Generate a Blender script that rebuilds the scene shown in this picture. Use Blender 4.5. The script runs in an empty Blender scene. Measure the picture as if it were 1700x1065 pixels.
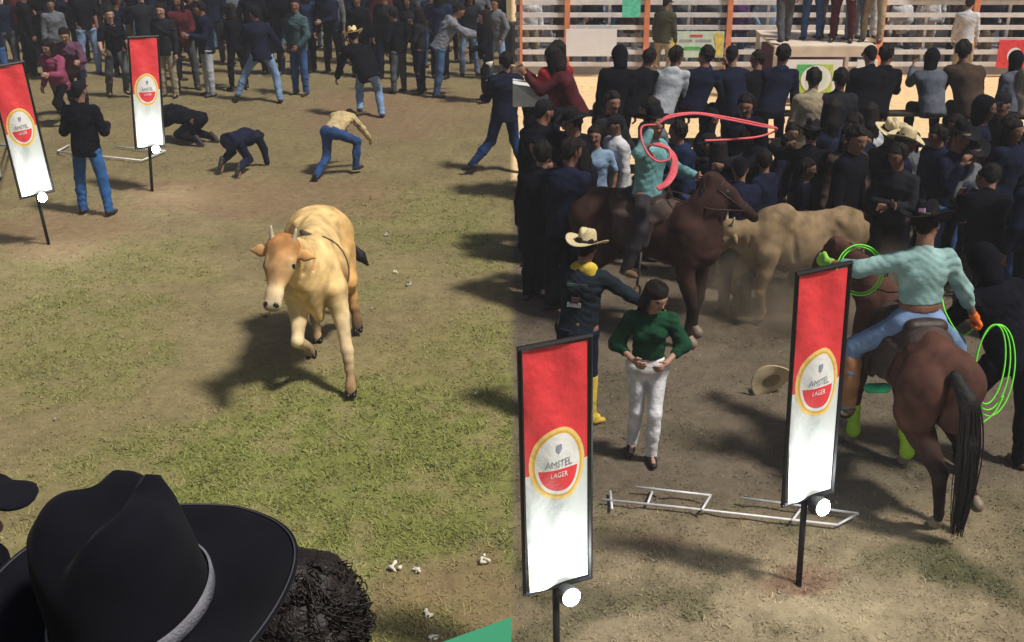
import bpy, math, random
import numpy as np
from mathutils import Vector, Matrix
random.seed(7); RNG = np.random.RandomState(7)
S = bpy.context.scene
COL = S.collection
R = math.radians

# ------------------------------------------------------------------ camera, sky, sun, exposure
F_PX, CX, CY, CAMH, PITCH = 2000.0, 850.0, 532.5, 4.5, R(22.34)
cd = bpy.data.cameras.new('camera'); cam = bpy.data.objects.new('camera', cd); COL.objects.link(cam)
cd.sensor_width = 36; cd.lens = 36 * F_PX / 1700.0; cd.clip_start = .05; cd.clip_end = 500
cam.location = (0, 0, CAMH); cam.rotation_euler = (R(90) - PITCH, 0, 0)
S.camera = cam
SUN_EL, SUN_AZ = R(59), R(-27)          # azimuth measured from +X towards +Y
W = bpy.data.worlds.new('World'); S.world = W; W.use_nodes = True
nt = W.node_tree; bg = nt.nodes['Background']
sky = nt.nodes.new('ShaderNodeTexSky'); sky.sky_type = 'NISHITA'; sky.sun_disc = False
sky.sun_elevation = SUN_EL; sky.sun_rotation = R(90) - SUN_AZ
sky.air_density = 1.0; sky.dust_density = 4.0; sky.ozone_density = 1.0
nt.links.new(sky.outputs[0], bg.inputs[0]); bg.inputs[1].default_value = .045
sl = bpy.data.lights.new('sun', 'SUN'); so = bpy.data.objects.new('sun', sl); COL.objects.link(so)
sl.energy = 4.0; sl.angle = R(7); sl.color = (1, .95, .85)
sv = Vector((math.cos(SUN_AZ) * math.cos(SUN_EL), math.sin(SUN_AZ) * math.cos(SUN_EL), math.sin(SUN_EL)))
so.rotation_euler = sv.to_track_quat('Z', 'Y').to_euler(); so.location = sv * 40
S.view_settings.view_transform = 'Standard'; S.view_settings.look = 'None'
S.view_settings.gamma = 1; S.view_settings.use_curve_mapping = False
S.view_settings.exposure = .1

# ------------------------------------------------------------------ placing helpers
cp, sp = math.cos(PITCH), math.sin(PITCH)
def ray(px, py):
    a, b = (px - CX) / F_PX, (CY - py) / F_PX
    return np.array([a, cp + b * sp, -sp + b * cp])
def G(px, py, h=0.0):
    d = ray(px, py); t = (h - CAMH) / d[2]
    return Vector((d[0] * t, d[1] * t, h))
def D(px, py, z):
    d = ray(px, py) * z
    return Vector((d[0], d[1], CAMH + d[2]))
def proj(X, Y, Z=0.0):
    y = Y; z = Z - CAMH
    dep = y * cp - z * sp; up = y * sp + z * cp
    return CX + F_PX * X / dep, CY - F_PX * up / dep, dep

# ------------------------------------------------------------------ object helpers
def link(o, parent=None):
    COL.objects.link(o)
    if parent is not None: o.parent = parent
    return o
def tag(o, label=None, cat=None, group=None, kind=None):
    if label: o['label'] = label
    if cat: o['category'] = cat
    if group: o['group'] = group
    if kind: o['kind'] = kind
    return o
def empty(name, loc=(0, 0, 0), rz=0, parent=None):
    o = bpy.data.objects.new(name, None); o.location = loc; o.rotation_euler = (0, 0, rz)
    o.empty_display_size = .1
    return link(o, parent)
def mk_mesh(name, V, Fc, mats=(), midx=None, smooth=True):
    me = bpy.data.meshes.new(name)
    if isinstance(V, np.ndarray): V = V.tolist()
    if isinstance(Fc, np.ndarray): Fc = Fc.tolist()
    me.from_pydata(V, [], Fc)
    for m in mats: me.materials.append(m)
    if midx is not None: me.polygons.foreach_set('material_index', np.asarray(midx, dtype=np.int32))
    if smooth: me.polygons.foreach_set('use_smooth', np.ones(len(me.polygons), dtype=bool))
    me.update()
    return me
def mobj(name, me, parent=None, loc=None, rot=None, mats=None):
    o = bpy.data.objects.new(name, me); link(o, parent)
    if loc is not None: o.location = loc
    if rot is not None: o.rotation_euler = rot
    if mats:
        for i, m in enumerate(mats):
            if m is not None and i < len(o.material_slots):
                o.material_slots[i].link = 'OBJECT'; o.material_slots[i].material = m
    return o
class MB:
    """collects simple shapes, links them as one mesh"""
    def __init__(s): s.V = []; s.F = []
    def add(s, V, Fc):
        n = len(s.V); s.V += [tuple(v) for v in V]; s.F += [tuple(i + n for i in f) for f in Fc]
    def box(s, a, b):
        (x0, y0, z0), (x1, y1, z1) = a, b
        V = [(x0, y0, z0), (x1, y0, z0), (x1, y1, z0), (x0, y1, z0), (x0, y0, z1), (x1, y0, z1), (x1, y1, z1), (x0, y1, z1)]
        s.add(V, [(0, 3, 2, 1), (4, 5, 6, 7), (0, 1, 5, 4), (1, 2, 6, 5), (2, 3, 7, 6), (3, 0, 4, 7)])
    def tube(s, pts, r, n=8, closed=False, r2=None):
        pts = [Vector(p) for p in pts]; m = len(pts); rings = []
        up = Vector((0, 0, 1)); prev = None
        for i, p in enumerate(pts):
            if closed: t = pts[(i + 1) % m] - pts[i - 1]
            else: t = pts[min(i + 1, m - 1)] - pts[max(i - 1, 0)]
            t.normalize()
            if prev is None:
                a = t.cross(up) if abs(t.z) < .9 else t.cross(Vector((1, 0, 0)))
            else: a = prev - t * prev.dot(t)
            a.normalize(); prev = a; b = t.cross(a)
            rr = r if r2 is None else r + (r2 - r) * i / max(1, m - 1)
            rings.append([p + (a * math.cos(k * 2 * math.pi / n) + b * math.sin(k * 2 * math.pi / n)) * rr for k in range(n)])
        V = [v for rg in rings for v in rg]; Fc = []
        for i in range(m if closed else m - 1):
            j = (i + 1) % m
            for k in range(n):
                Fc.append((i * n + k, i * n + (k + 1) % n, j * n + (k + 1) % n, j * n + k))
        if not closed:
            Fc.append(tuple(range(n - 1, -1, -1))); Fc.append(tuple((m - 1) * n + k for k in range(n)))
        s.add(V, Fc)
    def build(s, name, m, parent=None, smooth=False, loc=None, rot=None):
        return mobj(name, mk_mesh(name, s.V, s.F, [m] if m else [], smooth=smooth), parent, loc, rot)

# ------------------------------------------------------------------ materials
def sock(nt, v): return v
_mc = {}
def mat(name, col, rough=.8, var=.25, scale=12, bump=.0, bscale=60, metal=0, spec=.3, attr=None, emis=None, estr=0, sheen=0):
    key = (name,)
    if key in _mc: return _mc[key]
    m = bpy.data.materials.new(name); m.use_nodes = True; n = m.node_tree.nodes; L = m.node_tree.links
    b = n['Principled BSDF']
    b.inputs['Roughness'].default_value = rough; b.inputs['Metallic'].default_value = metal
    b.inputs['Specular IOR Level'].default_value = spec
    if sheen: b.inputs['Sheen Weight'].default_value = sheen
    tc = n.new('ShaderNodeTexCoord')
    nz = n.new('ShaderNodeTexNoise'); nz.inputs['Scale'].default_value = scale; nz.inputs['Detail'].default_value = 5
    L.new(tc.outputs['Object'], nz.inputs['Vector'])
    mr = n.new('ShaderNodeMapRange'); mr.inputs['From Min'].default_value = .3; mr.inputs['From Max'].default_value = .7
    mr.inputs['To Min'].default_value = 1 - var; mr.inputs['To Max'].default_value = 1 + var
    L.new(nz.outputs[0], mr.inputs[0])
    mx = n.new('ShaderNodeMix'); mx.data_type = 'RGBA'; mx.blend_type = 'MULTIPLY'; mx.inputs[0].default_value = 1
    mx.clamp_result = False
    if attr:
        at = n.new('ShaderNodeAttribute'); at.attribute_name = attr; L.new(at.outputs['Color'], mx.inputs[6])
    else: mx.inputs[6].default_value = (*col, 1)
    L.new(mr.outputs[0], mx.inputs[7]); L.new(mx.outputs[2], b.inputs['Base Color'])
    if bump:
        n2 = n.new('ShaderNodeTexNoise'); n2.inputs['Scale'].default_value = bscale; n2.inputs['Detail'].default_value = 4
        L.new(tc.outputs['Object'], n2.inputs['Vector'])
        bp = n.new('ShaderNodeBump'); bp.inputs['Strength'].default_value = bump; bp.inputs['Distance'].default_value = .01
        L.new(n2.outputs[0], bp.inputs['Height']); L.new(bp.outputs[0], b.inputs['Normal'])
    if emis:
        b.inputs['Emission Color'].default_value = (*emis, 1); b.inputs['Emission Strength'].default_value = estr
    _mc[key] = m
    return m
def cloth(name, col, rough=.95, bump=.7): return mat(name, col, rough, .3, 7, bump, 22, spec=.04)
CL = {
 'navy': (.010, .013, .03), 'black': (.006, .006, .010), 'charcoal': (.016, .017, .022), 'dark blue': (.014, .024, .06),
 'grey': (.12, .13, .15), 'white': (.5, .5, .53), 'maroon': (.07, .015, .02), 'brown': (.06, .04, .03),
 'pale blue': (.2, .29, .42), 'olive': (.05, .05, .03), 'beige': (.3, .25, .17), 'red': (.28, .02, .025),
 'teal': (.05, .09, .10), 'pink': (.5, .12, .2), 'jeans blue': (.04, .09, .22), 'light blue': (.17, .26, .42), 'mid grey': (.07, .075, .085),
 'orange': (.35, .12, .04), 'mint green': (.06, .45, .3), 'tan': (.48, .37, .2), 'yellow': (.5, .36, .05), 'purple': (.09, .04, .14)}
def CM(c): return cloth('cloth ' + c, CL[c])
SKINS = [mat('skin a', (.30, .16, .11), .55, .12, 30, .15, 120), mat('skin b', (.24, .12, .08), .55, .12, 30, .15, 120),
         mat('skin c', (.17, .085, .055), .55, .12, 30, .15, 120), mat('skin d', (.38, .22, .16), .55, .12, 30, .15, 120)]
M_LIP = mat('lips', (.2, .06, .05), .5); M_EYE = mat('eyes', (.03, .02, .02), .25); M_BROW = mat('brow hair', (.015, .011, .01), .8)
M_HAIR = mat('dark hair', (.010, .007, .006), .7, .5, 40, .9, 90, spec=.15)
M_HAIRB = mat('brown hair', (.06, .03, .018), .55, .5, 40, .9, 90, spec=.5)
M_HAIRR = mat('fair hair', (.3, .2, .1), .6, .4, 40, .9, 90)
M_STRAW = mat('straw', (.6, .5, .3), .8, .15, 60, .7, 160)
M_FELT = mat('black felt', (.010, .010, .013), .95, .3, 12, .25, 180, spec=.1)
M_SHOE = mat('shoe leather', (.02, .015, .013), .6, .3, 20)
M_SHOEB = mat('brown boot leather', (.12, .07, .035), .6, .3, 20)
M_BLK = mat('black painted steel', (.012, .012, .014), .45, .2, 20, metal=.2)
M_STEEL = mat('galvanised steel', (.55, .56, .58), .35, .15, 30, metal=.7)
M_LEATHER = mat('dark saddle leather', (.035, .02, .015), .5, .35, 14, .4, 50)

# ------------------------------------------------------------------ implicit surface modeller (smooth union of tapered capsules)
def V3(v): return np.array(v, dtype=float)
class SDF:
    def __init__(s): s.p = []
    def cap(s, a, b, ra, rb=None, k=.03, u=None, sc=1.0, m=0, c=None, neg=False):
        s.p.append(dict(a=V3(a), b=V3(b), ra=ra, rb=ra if rb is None else rb, k=k, u=None if u is None else V3(u) / np.linalg.norm(V3(u)),
                        sc=sc, m=m, c=c, neg=neg)); return s
    def ball(s, a, r, **kw): return s.cap(a, a, r, r, **kw)
    def chain(s, pts, rs, **kw):
        for i in range(len(pts) - 1): s.cap(pts[i], pts[i + 1], rs[i], rs[i + 1], **kw)
        return s
def pdist(p, P):
    q = P - p['a']; ba = p['b'] - p['a']
    if p['u'] is not None:
        u = p['u']; f = 1 / p['sc'] - 1
        q = q + (q @ u)[..., None] * u * f; ba = ba + (ba @ u) * u * f
    bb = ba @ ba
    if bb < 1e-9: return np.sqrt((q * q).sum(-1)) - p['ra']
    h = np.clip((q @ ba) / bb, 0, 1)
    q = q - h[..., None] * ba
    return np.sqrt((q * q).sum(-1)) - (p['ra'] + (p['rb'] - p['ra']) * h)
def sdf_surface(sd, res, wr=0, wf=30, clip=None):
    P = sd.p; lo = np.full(3, 1e9); hi = -lo
    for p in P:
        if p['neg']: continue
        r = max(p['ra'], p['rb']) * max(1, p['sc'])
        lo = np.minimum(lo, np.minimum(p['a'], p['b']) - r); hi = np.maximum(hi, np.maximum(p['a'], p['b']) + r)
    lo -= 3 * res; hi += 3 * res
    n = np.ceil((hi - lo) / res).astype(int) + 1
    ax = [lo[i] + np.arange(n[i]) * res for i in range(3)]
    Fd = np.full(n, .15, dtype=np.float32)
    for p in P:
        r = max(p['ra'], p['rb']) * max(1, p['sc']) + p['k'] * max(1, p['sc']) + 2.5 * res
        a = np.minimum(p['a'], p['b']) - r; b = np.maximum(p['a'], p['b']) + r
        i0 = np.clip(np.floor((a - lo) / res).astype(int), 0, n); i1 = np.clip(np.ceil((b - lo) / res).astype(int) + 1, 0, n)
        if (i1 <= i0).any(): continue
        sl_ = tuple(slice(i0[i], i1[i]) for i in range(3))
        X, Y, Z = np.meshgrid(ax[0][sl_[0]], ax[1][sl_[1]], ax[2][sl_[2]], indexing='ij')
        d = pdist(p, np.stack([X, Y, Z], -1)).astype(np.float32)
        f = Fd[sl_]; k = p['k']
        if p['neg']:
            d = -d; h = np.maximum(k - np.abs(f - d), 0) / k; Fd[sl_] = np.maximum(f, d) + h * h * k * .25
        else:
            h = np.maximum(k - np.abs(f - d), 0) / k; Fd[sl_] = np.minimum(f, d) - h * h * k * .25
    if wr:
        X, Y, Z = np.meshgrid(*ax, indexing='ij')
        a_ = np.sin(wf * Z + .35 * wf * X + 3.1 * np.sin(wf * .31 * Y + 1.3) + 1.7 * np.sin(wf * .45 * X))
        b_ = np.sin(wf * .62 * X - wf * .55 * Z + 2.6 * np.sin(wf * .27 * Z + .4)); c_ = np.sin(wf * .8 * Y + wf * .5 * Z + 3.5 * np.sin(wf * .33 * X + 2))
        g_ = .55 + .45 * np.sin(5.1 * Z + 3.3 * X + 2.2 * Y + 1); Fd += wr * (g_ * (1.1 * (1 - np.abs(a_)) ** 1.5 + .8 * b_ * np.abs(c_)) + .5 * (1 - g_) * c_ - .55)
    if clip is not None:
        X, Y, Z = np.meshgrid(*ax, indexing='ij'); Fd = np.maximum(Fd, clip(X, Y, Z))
    Sg = Fd < 0
    c = np.zeros(tuple(n - 1), dtype=np.int8)
    off = [(i, j, k) for i in (0, 1) for j in (0, 1) for k in (0, 1)]
    for (i, j, k) in off: c += Sg[i:n[0] - 1 + i, j:n[1] - 1 + j, k:n[2] - 1 + k]
    I, J, K = np.nonzero((c > 0) & (c < 8))
    idx = np.full(c.shape, -1, dtype=np.int64); idx[I, J, K] = np.arange(len(I))
    fv = {o: Fd[I + o[0], J + o[1], K + o[2]] for o in off}
    pos = np.zeros((len(I), 3)); cnt = np.zeros(len(I))
    for o in off:
        for a in range(3):
            if o[a]: continue
            o2 = list(o); o2[a] = 1; o2 = tuple(o2)
            f0, f1 = fv[o], fv[o2]; cr = (f0 < 0) != (f1 < 0)
            t = np.where(cr, f0 / np.where(cr, f0 - f1, 1), 0)
            q = np.tile(np.array(o, dtype=float), (len(I), 1)); q[:, a] = t
            pos += q * cr[:, None]; cnt += cr
    V = (np.stack([I, J, K], 1) + pos / cnt[:, None]) * res + lo
    Q = []
    for a in range(3):
        b, d = (a + 1) % 3, (a + 2) % 3
        s0 = [slice(1, -1)] * 3; s0[a] = slice(0, -1); s1 = [slice(1, -1)] * 3; s1[a] = slice(1, None)
        A = Sg[tuple(s0)]; B = Sg[tuple(s1)]
        for flip, msk in ((False, A & ~B), (True, B & ~A)):
            w = np.argwhere(msk)
            if not len(w): continue
            w[:, b] += 1; w[:, d] += 1
            def ci(db, dd):
                x = w.copy(); x[:, b] -= db; x[:, d] -= dd
                return idx[x[:, 0], x[:, 1], x[:, 2]]
            q = np.stack([ci(1, 1), ci(0, 1), ci(0, 0), ci(1, 0)], 1)
            if flip: q = q[:, ::-1]
            Q.append(q)
    Q = np.concatenate(Q)
    return V, Q[(Q >= 0).all(1)]
def prim_of(sd, P):
    D_ = np.stack([pdist(p, P) if not p['neg'] else np.full(len(P), 9.) for p in sd.p], 1)
    return D_
def sdf_mesh(name, parts, mats=(), smoothc=None):
    """parts: list of (SDF, res, wr[, wf]) joined in one mesh; material by nearest primitive; optional blended colour"""
    VV, QQ, MI, CC = [], [], [], []; n = 0
    for pt in parts:
        sd, res = pt[0], pt[1]; wr = pt[2] if len(pt) > 2 else 0; wf = pt[3] if len(pt) > 3 else 30
        V, Q = sdf_surface(sd, res, wr, wf, pt[4] if len(pt) > 4 else None)
        ms = np.array([p['m'] for p in sd.p])
        if ms.any():
            Dm = prim_of(sd, V[Q].mean(1)); MI.append(ms[Dm.argmin(1)])
        else: MI.append(np.zeros(len(Q), dtype=int))
        if smoothc:
            Dv = prim_of(sd, V); Wt = np.exp(-(Dv - Dv.min(1, keepdims=True)) / smoothc)
            cc = np.array([p['c'] if p['c'] is not None else (.5, .5, .5) for p in sd.p])
            CC.append((Wt @ cc) / Wt.sum(1, keepdims=True))
        VV.append(V); QQ.append(Q + n); n += len(V)
    me = mk_mesh(name, np.concatenate(VV), np.concatenate(QQ), mats, np.concatenate(MI))
    if smoothc:
        at = me.color_attributes.new('Col', 'FLOAT_COLOR', 'POINT')
        c4 = np.concatenate([np.concatenate(CC), np.ones((n, 1))], 1).astype(np.float32)
        at.data.foreach_set('color', c4.ravel())
    return me

# ------------------------------------------------------------------ people
HF = .93
def nrm(v): v = V3(v); return v / np.linalg.norm(v)
POSE0 = dict(t=(0, 0, 1), r=(1, 0, 0), hr=(1, 0, 0), hu=(0, 0, 1), hf=(0, 1, 0),
             lu=(-.18, 0, -1), lf=(-.08, .18, -1), ru=(.18, 0, -1), rf=(.08, .18, -1),
             lt=(-.06, .02, -1), ls=(-.02, -.03, -1), rt=(.06, .02, -1), rs=(.02, -.03, -1), lft=(-.15, 1, -.12), rft=(.15, 1, -.12), curl=.5)
def rig(pose):
    p = dict(POSE0); p.update(pose); J = {}
    P = np.zeros(3); t = nrm(p['t']); r = nrm(p['r']); hr = nrm(p['hr'])
    J['P'] = P; J['t'] = t; J['r'] = r; J['hr'] = hr
    J['C'] = P + t * .36; J['N'] = P + t * .50
    fwd = np.cross(t, r) * 1.0                                   # points forward when t=z, r=x -> (0,1,0)
    J['fwd'] = fwd
    J['LS'] = P + t * .44 - r * .175; J['RS'] = P + t * .44 + r * .175
    J['LE'] = J['LS'] + nrm(p['lu']) * .29; J['RE'] = J['RS'] + nrm(p['ru']) * .29
    J['LW'] = J['LE'] + nrm(p['lf']) * .25; J['RW'] = J['RE'] + nrm(p['rf']) * .25
    J['lh'] = nrm(p.get('lh', p['lf'])); J['rh'] = nrm(p.get('rh', p['rf']))
    J['LH'] = P - hr * .09 - t * .03; J['RH'] = P + hr * .09 - t * .03
    J['LK'] = J['LH'] + nrm(p['lt']) * .43; J['RK'] = J['RH'] + nrm(p['rt']) * .43
    J['LA'] = J['LK'] + nrm(p['ls']) * .42; J['RA'] = J['RK'] + nrm(p['rs']) * .42
    J['lft'] = nrm(p['lft']); J['rft'] = nrm(p['rft'])
    hu = nrm(p['hu']); hf = V3(p['hf']); hf = nrm(hf - hu * (hf @ hu))
    J['Hm'] = np.stack([np.cross(hf, hu), hf, hu], 1)            # columns: x, y(face), z(up)
    J['H'] = J['N'] + nrm(t + hu) * .05 + hu * .135 + hf * .02
    low = min(J['LA'][2] - .085, J['RA'][2] - .085, J['LK'][2] - .065, J['RK'][2] - .065, J['LW'][2] - .03, J['RW'][2] - .03)
    for k in ('P', 'C', 'N', 'LS', 'RS', 'LE', 'RE', 'LW', 'RW', 'LH', 'RH', 'LK', 'RK', 'LA', 'RA', 'H'): J[k] = J[k] - np.array([0, 0, low])
    J['curl'] = p['curl']
    return J
def head_sdf(J, sd=None):
    sd = sd or SDF(); M = J['Hm']; O = J['H']
    def w(x, y, z): return O + M @ V3((x, y, z))
    X, Yv, Z = M[:, 0], M[:, 1], M[:, 2]
    sd.cap(w(0, -.02, .035), w(0, .018, .03), .09, .085, k=.02, u=X, sc=.88)
    sd.cap(w(0, .03, .0), w(0, .05, -.078), .066, .036, k=.035, u=X, sc=.95)
    for s in (-1, 1):
        sd.cap(w(s * .045, -.0, -.045), w(s * .02, .04, -.085), .024, .018, k=.03)
        sd.cap(w(s * .036, .072, -.012), w(s * .04, .05, -.02), .018, k=.02)
        sd.ball(w(s * .031, .108, .014), .016, k=.016, neg=True)
        sd.ball(w(s * .031, .079, .012), .0125, k=.004, m=2)
        sd.cap(w(s * .016, .094, .031), w(s * .05, .082, .033), .0065, k=.008, m=3)
        sd.cap(w(s * .08, -.01, .018), w(s * .078, -.004, -.02), .014, .01, k=.006, u=Yv, sc=1.5)
    sd.cap(w(0, .088, .018), w(0, .11, -.022), .008, .013, k=.014)
    sd.cap(w(-.02, .086, -.05), w(.02, .086, -.05), .007, k=.006, m=1)
    sd.cap(w(0, -.02, -.06), J['N'] + (J['H'] - J['N']) * .1 - J['t'] * .02, .055, .062, k=.03)
    return sd
def hand_sdf(Wp, d, n, side, curl, sd=None):
    """Wp wrist, d direction, n palm normal (towards palm side), side: thumb direction"""
    sd = sd or SDF(); d = nrm(d); n = nrm(n - d * (V3(n) @ d)); sdv = nrm(np.cross(d, n)) * side
    sd.cap(Wp - d * .03, Wp + d * .01, .027, .026, k=.01)
    sd.cap(Wp + d * .02, Wp + d * .07, .03, .036, k=.015, u=n, sc=.45)
    for i, (o, ln) in enumerate(((.03, .07), (.011, .08), (-.009, .075), (-.028, .058))):
        b = Wp + d * .078 + sdv * o
        a1 = curl * .8 + .05 * i; a2 = a1 + curl * 1.0; a3 = a2 + curl * .7
        m1 = b + (d * math.cos(a1) + n * math.sin(a1)) * ln * .45 + sdv * o * .15
        m2 = m1 + (d * math.cos(a2) + n * math.sin(a2)) * ln * .33
        m3 = m2 + (d * math.cos(a3) + n * math.sin(a3)) * ln * .26
        sd.chain([b - d * .015, m1, m2, m3], [.0105, .0095, .0085, .007], k=.005)
    tb = Wp + d * .02 + sdv * .024
    t1 = tb + nrm(d * .7 + sdv * .75 + n * .15) * .04; t2 = t1 + nrm(d * .9 + sdv * (.45 - curl * .5) + n * (.2 + curl * .6)) * .035
    sd.chain([tb, t1, t2], [.014, .012, .009], k=.008)
    return sd
def body_mesh(J, hero=False, female=False, bare=()):
    hr_, br_ = (.0075, .014) if hero else (.0115, .024)
    hd = head_sdf(J); e = -.012 if not hero else -.006; b = SDF()
    X = J['r']; sw = .9 if female else 1
    b.cap(J['P'], J['C'], .105 * sw + e, .12 * sw + e, k=.05, u=X, sc=1.25)
    b.cap(J['C'], J['N'] - J['t'] * .06, .115 * sw + e, .08, k=.05, u=X, sc=1.3)
    b.cap(J['LS'], J['RS'], .05, k=.05); b.cap(J['LH'], J['RH'], .10 + e, k=.05)
    b.cap(J['N'] - J['t'] * .03, J['H'] - J['Hm'][:, 2] * .08, .058, .055, k=.03)
    for s in 'LR':
        b.chain([J[s + 'S'], J[s + 'E'], J[s + 'W']], [.05 * sw, .038 * sw, .026], k=.02)
        b.cap(J[s + 'E'], J[s + 'E'] + (J[s + 'W'] - J[s + 'E']) * .35, .038 * sw, .037 * sw, k=.02)
        b.chain([J[s + 'H'], J[s + 'K'], J[s + 'A']], [.085 + e, .055, .036], k=.03)
        b.cap(J[s + 'K'], J[s + 'K'] + (J[s + 'A'] - J[s + 'K']) * .4, .052, .054, k=.03)
        ft = J['lft'] if s == 'L' else J['rft']
        b.cap(J[s + 'A'] - V3((0, 0, .04)), J[s + 'A'] - V3((0, 0, .05)) + ft * .13, .035, .028, k=.03)
    parts = [(hd, hr_), (b, br_)]
    for s in 'LR':
        d = J['lh'] if s == 'L' else J['rh']
        inn = J['hr'] if s == 'L' else -J['hr']
        n = inn if abs(d @ inn) < .8 else J['fwd']
        sd = np.cross(nrm(d), nrm(n - nrm(d) * (n @ nrm(d))))
        side = 1 if sd @ J['fwd'] > 0 else -1
        parts.append((hand_sdf(J[s + 'W'] + d * .02, d, n, side, J['curl']), hr_ * .9))
    return sdf_mesh('body', parts, [SKINS[0], M_LIP, M_EYE, M_BROW])
def top_mesh(J, kind='jacket', res=.02, hero=False, loose=0.0, wr=.004, mats=None):
    s = SDF(); X = J['r']; t = J['t']; fem = kind in ('blouse', 'crop')
    g = {'jacket': .03, 'tee': .006, 'shirt': .018, 'coat': .03, 'blouse': .014, 'crop': .022, 'hoodie': .026}[kind] + loose
    low = {'jacket': .06, 'tee': .07, 'shirt': .04, 'coat': .0, 'blouse': -.07, 'crop': -.09, 'hoodie': .06}[kind]
    sw = .88 if fem else 1
    s.cap(J['P'] - t * low * .5, J['C'], .105 * sw + g, .122 * sw + g, k=.05, u=X, sc=1.25)
    if low > .03: s.cap(J['P'] - t * (low + .05) - J['fwd'] * .012, J['P'] + t * .06, .118 + g, .105 + g, k=.03, u=J['hr'], sc=1.26)
    if low < 0: s.p[-1]['a'] = J['P'] - t * low
    s.cap(J['C'], J['N'] - t * .07, .118 * sw + g, .085 + g, k=.05, u=X, sc=1.3)
    if fem:
        for q in (-1, 1): s.ball(J['C'] - t * .03 + X * .07 * q + J['fwd'] * .075, .065, k=.03)
    s.cap(J['LS'] - t * .01, J['RS'] - t * .01, .052 + g * .8, k=.05)
    s.cap(J['N'] - t * .05, J['N'] + t * (.03 if kind in ('jacket', 'coat') else .005), .07, .066, k=.02)
    if kind == 'hoodie': s.cap(J['N'] - J['fwd'] * .08 - X * .05 - t * .01, J['N'] - J['fwd'] * .08 + X * .05 - t * .01, .05, k=.04)
    if kind == 'coat':
        for h in ('L', 'R'): s.cap(J[h + 'H'], J[h + 'H'] + (J[h + 'K'] - J[h + 'H']) * .75, .12, .11, k=.08)
    for h in 'LR':
        Sx, E, Wx = J[h + 'S'], J[h + 'E'], J[h + 'W']
        if kind == 'tee':
            s.cap(Sx, Sx + (E - Sx) * .75, .062, .056, k=.03)
        else:
            s.chain([Sx, E, E + (Wx - E) * (.97 if not fem else .5)], [.055 + g * .7, .046 + g * .5, .036 + g * .4], k=.025)
    hem = {'jacket': -.15, 'tee': -.1, 'shirt': -.07, 'coat': -.6, 'blouse': .075, 'crop': .13, 'hoodie': -.12}[kind]
    h0 = J['P'] + t * hem; bt = None
    tl = [np.linalg.norm(J[q] - h0) for q in ('LW', 'RW')]
    def clip(Xc, Yc, Zc):
        dd = (h0[0] - Xc) * t[0] + (h0[1] - Yc) * t[1] + (h0[2] - Zc) * t[2]
        rr = np.sqrt((Xc - h0[0]) ** 2 + (Yc - h0[1]) ** 2 + (Zc - h0[2]) ** 2)
        for q in ('L', 'R'):                                      # keep the sleeves
            for a, b in ((J[q + 'S'], J[q + 'E']), (J[q + 'E'], J[q + 'W'])):
                ba = b - a; px_, py_, pz_ = Xc - a[0], Yc - a[1], Zc - a[2]; h = np.clip((px_ * ba[0] + py_ * ba[1] + pz_ * ba[2]) / (ba @ ba), 0, 1)
                ds = np.sqrt((px_ - h * ba[0]) ** 2 + (py_ - h * ba[1]) ** 2 + (pz_ - h * ba[2]) ** 2); dd = np.where(ds < .085, -1.0, dd)
        return dd
    return sdf_mesh('top', [(s, res, wr, 34 if not hero else 44, clip if kind != 'coat' else None)], mats or [CM('navy')])
HEM = {'jacket': -.15, 'tee': -.1, 'shirt': -.07, 'coat': -.2, 'blouse': .075, 'crop': .13, 'hoodie': -.12}
def legs_mesh(J, kind='jeans', res=.02, hero=False, wr=.004, mats=None, over='blouse'):
    s = SDF(); t = J['t']; g = {'jeans': .006, 'loose': .016, 'slim': .0, 'flare': .004}[kind]
    s.cap(J['LH'], J['RH'], .11 + g, k=.05); s.cap(J['P'] + t * .09, J['P'], .1 + g, .108 + g, k=.04, u=J['hr'], sc=1.2)
    s.cap(J['P'] - J['fwd'] * .03 - J['hr'] * .06 - t * .04, J['P'] - J['fwd'] * .03 + J['hr'] * .06 - t * .04, .1 + g, k=.04)
    for h in 'LR':
        H, K, A = J[h + 'H'], J[h + 'K'], J[h + 'A']
        s.cap(H, K, .09 + g, .064 + g, k=.03); s.cap(K, K + (A - K) * .45, .062 + g, .06 + g, k=.03)
        s.cap(K + (A - K) * .45, A + (A - K) * .05, .06 + g, (.05 if kind != 'flare' else .075) + g, k=.03)
    h0 = J['P'] + t * min(.10, HEM[over] + .045)
    def clip(Xc, Yc, Zc):
        dd = (Xc - h0[0]) * t[0] + (Yc - h0[1]) * t[1] + (Zc - h0[2]) * t[2]
        for q in ('L', 'R'):                                      # never cut the legs themselves
            for a, b in ((J[q + 'H'] + (J[q + 'K'] - J[q + 'H']) * .3, J[q + 'K']), (J[q + 'K'], J[q + 'A'] + (J[q + 'A'] - J[q + 'K']) * .1)):
                ba = b - a; px_, py_, pz_ = Xc - a[0], Yc - a[1], Zc - a[2]; h = np.clip((px_ * ba[0] + py_ * ba[1] + pz_ * ba[2]) / (ba @ ba), 0, 1)
                ds = np.sqrt((px_ - h * ba[0]) ** 2 + (py_ - h * ba[1]) ** 2 + (pz_ - h * ba[2]) ** 2); dd = np.where(ds < .13, -1.0, dd)
        return dd
    return sdf_mesh('trousers', [(s, res, wr, 40, clip)], mats or [CM('jeans blue')])
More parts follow.
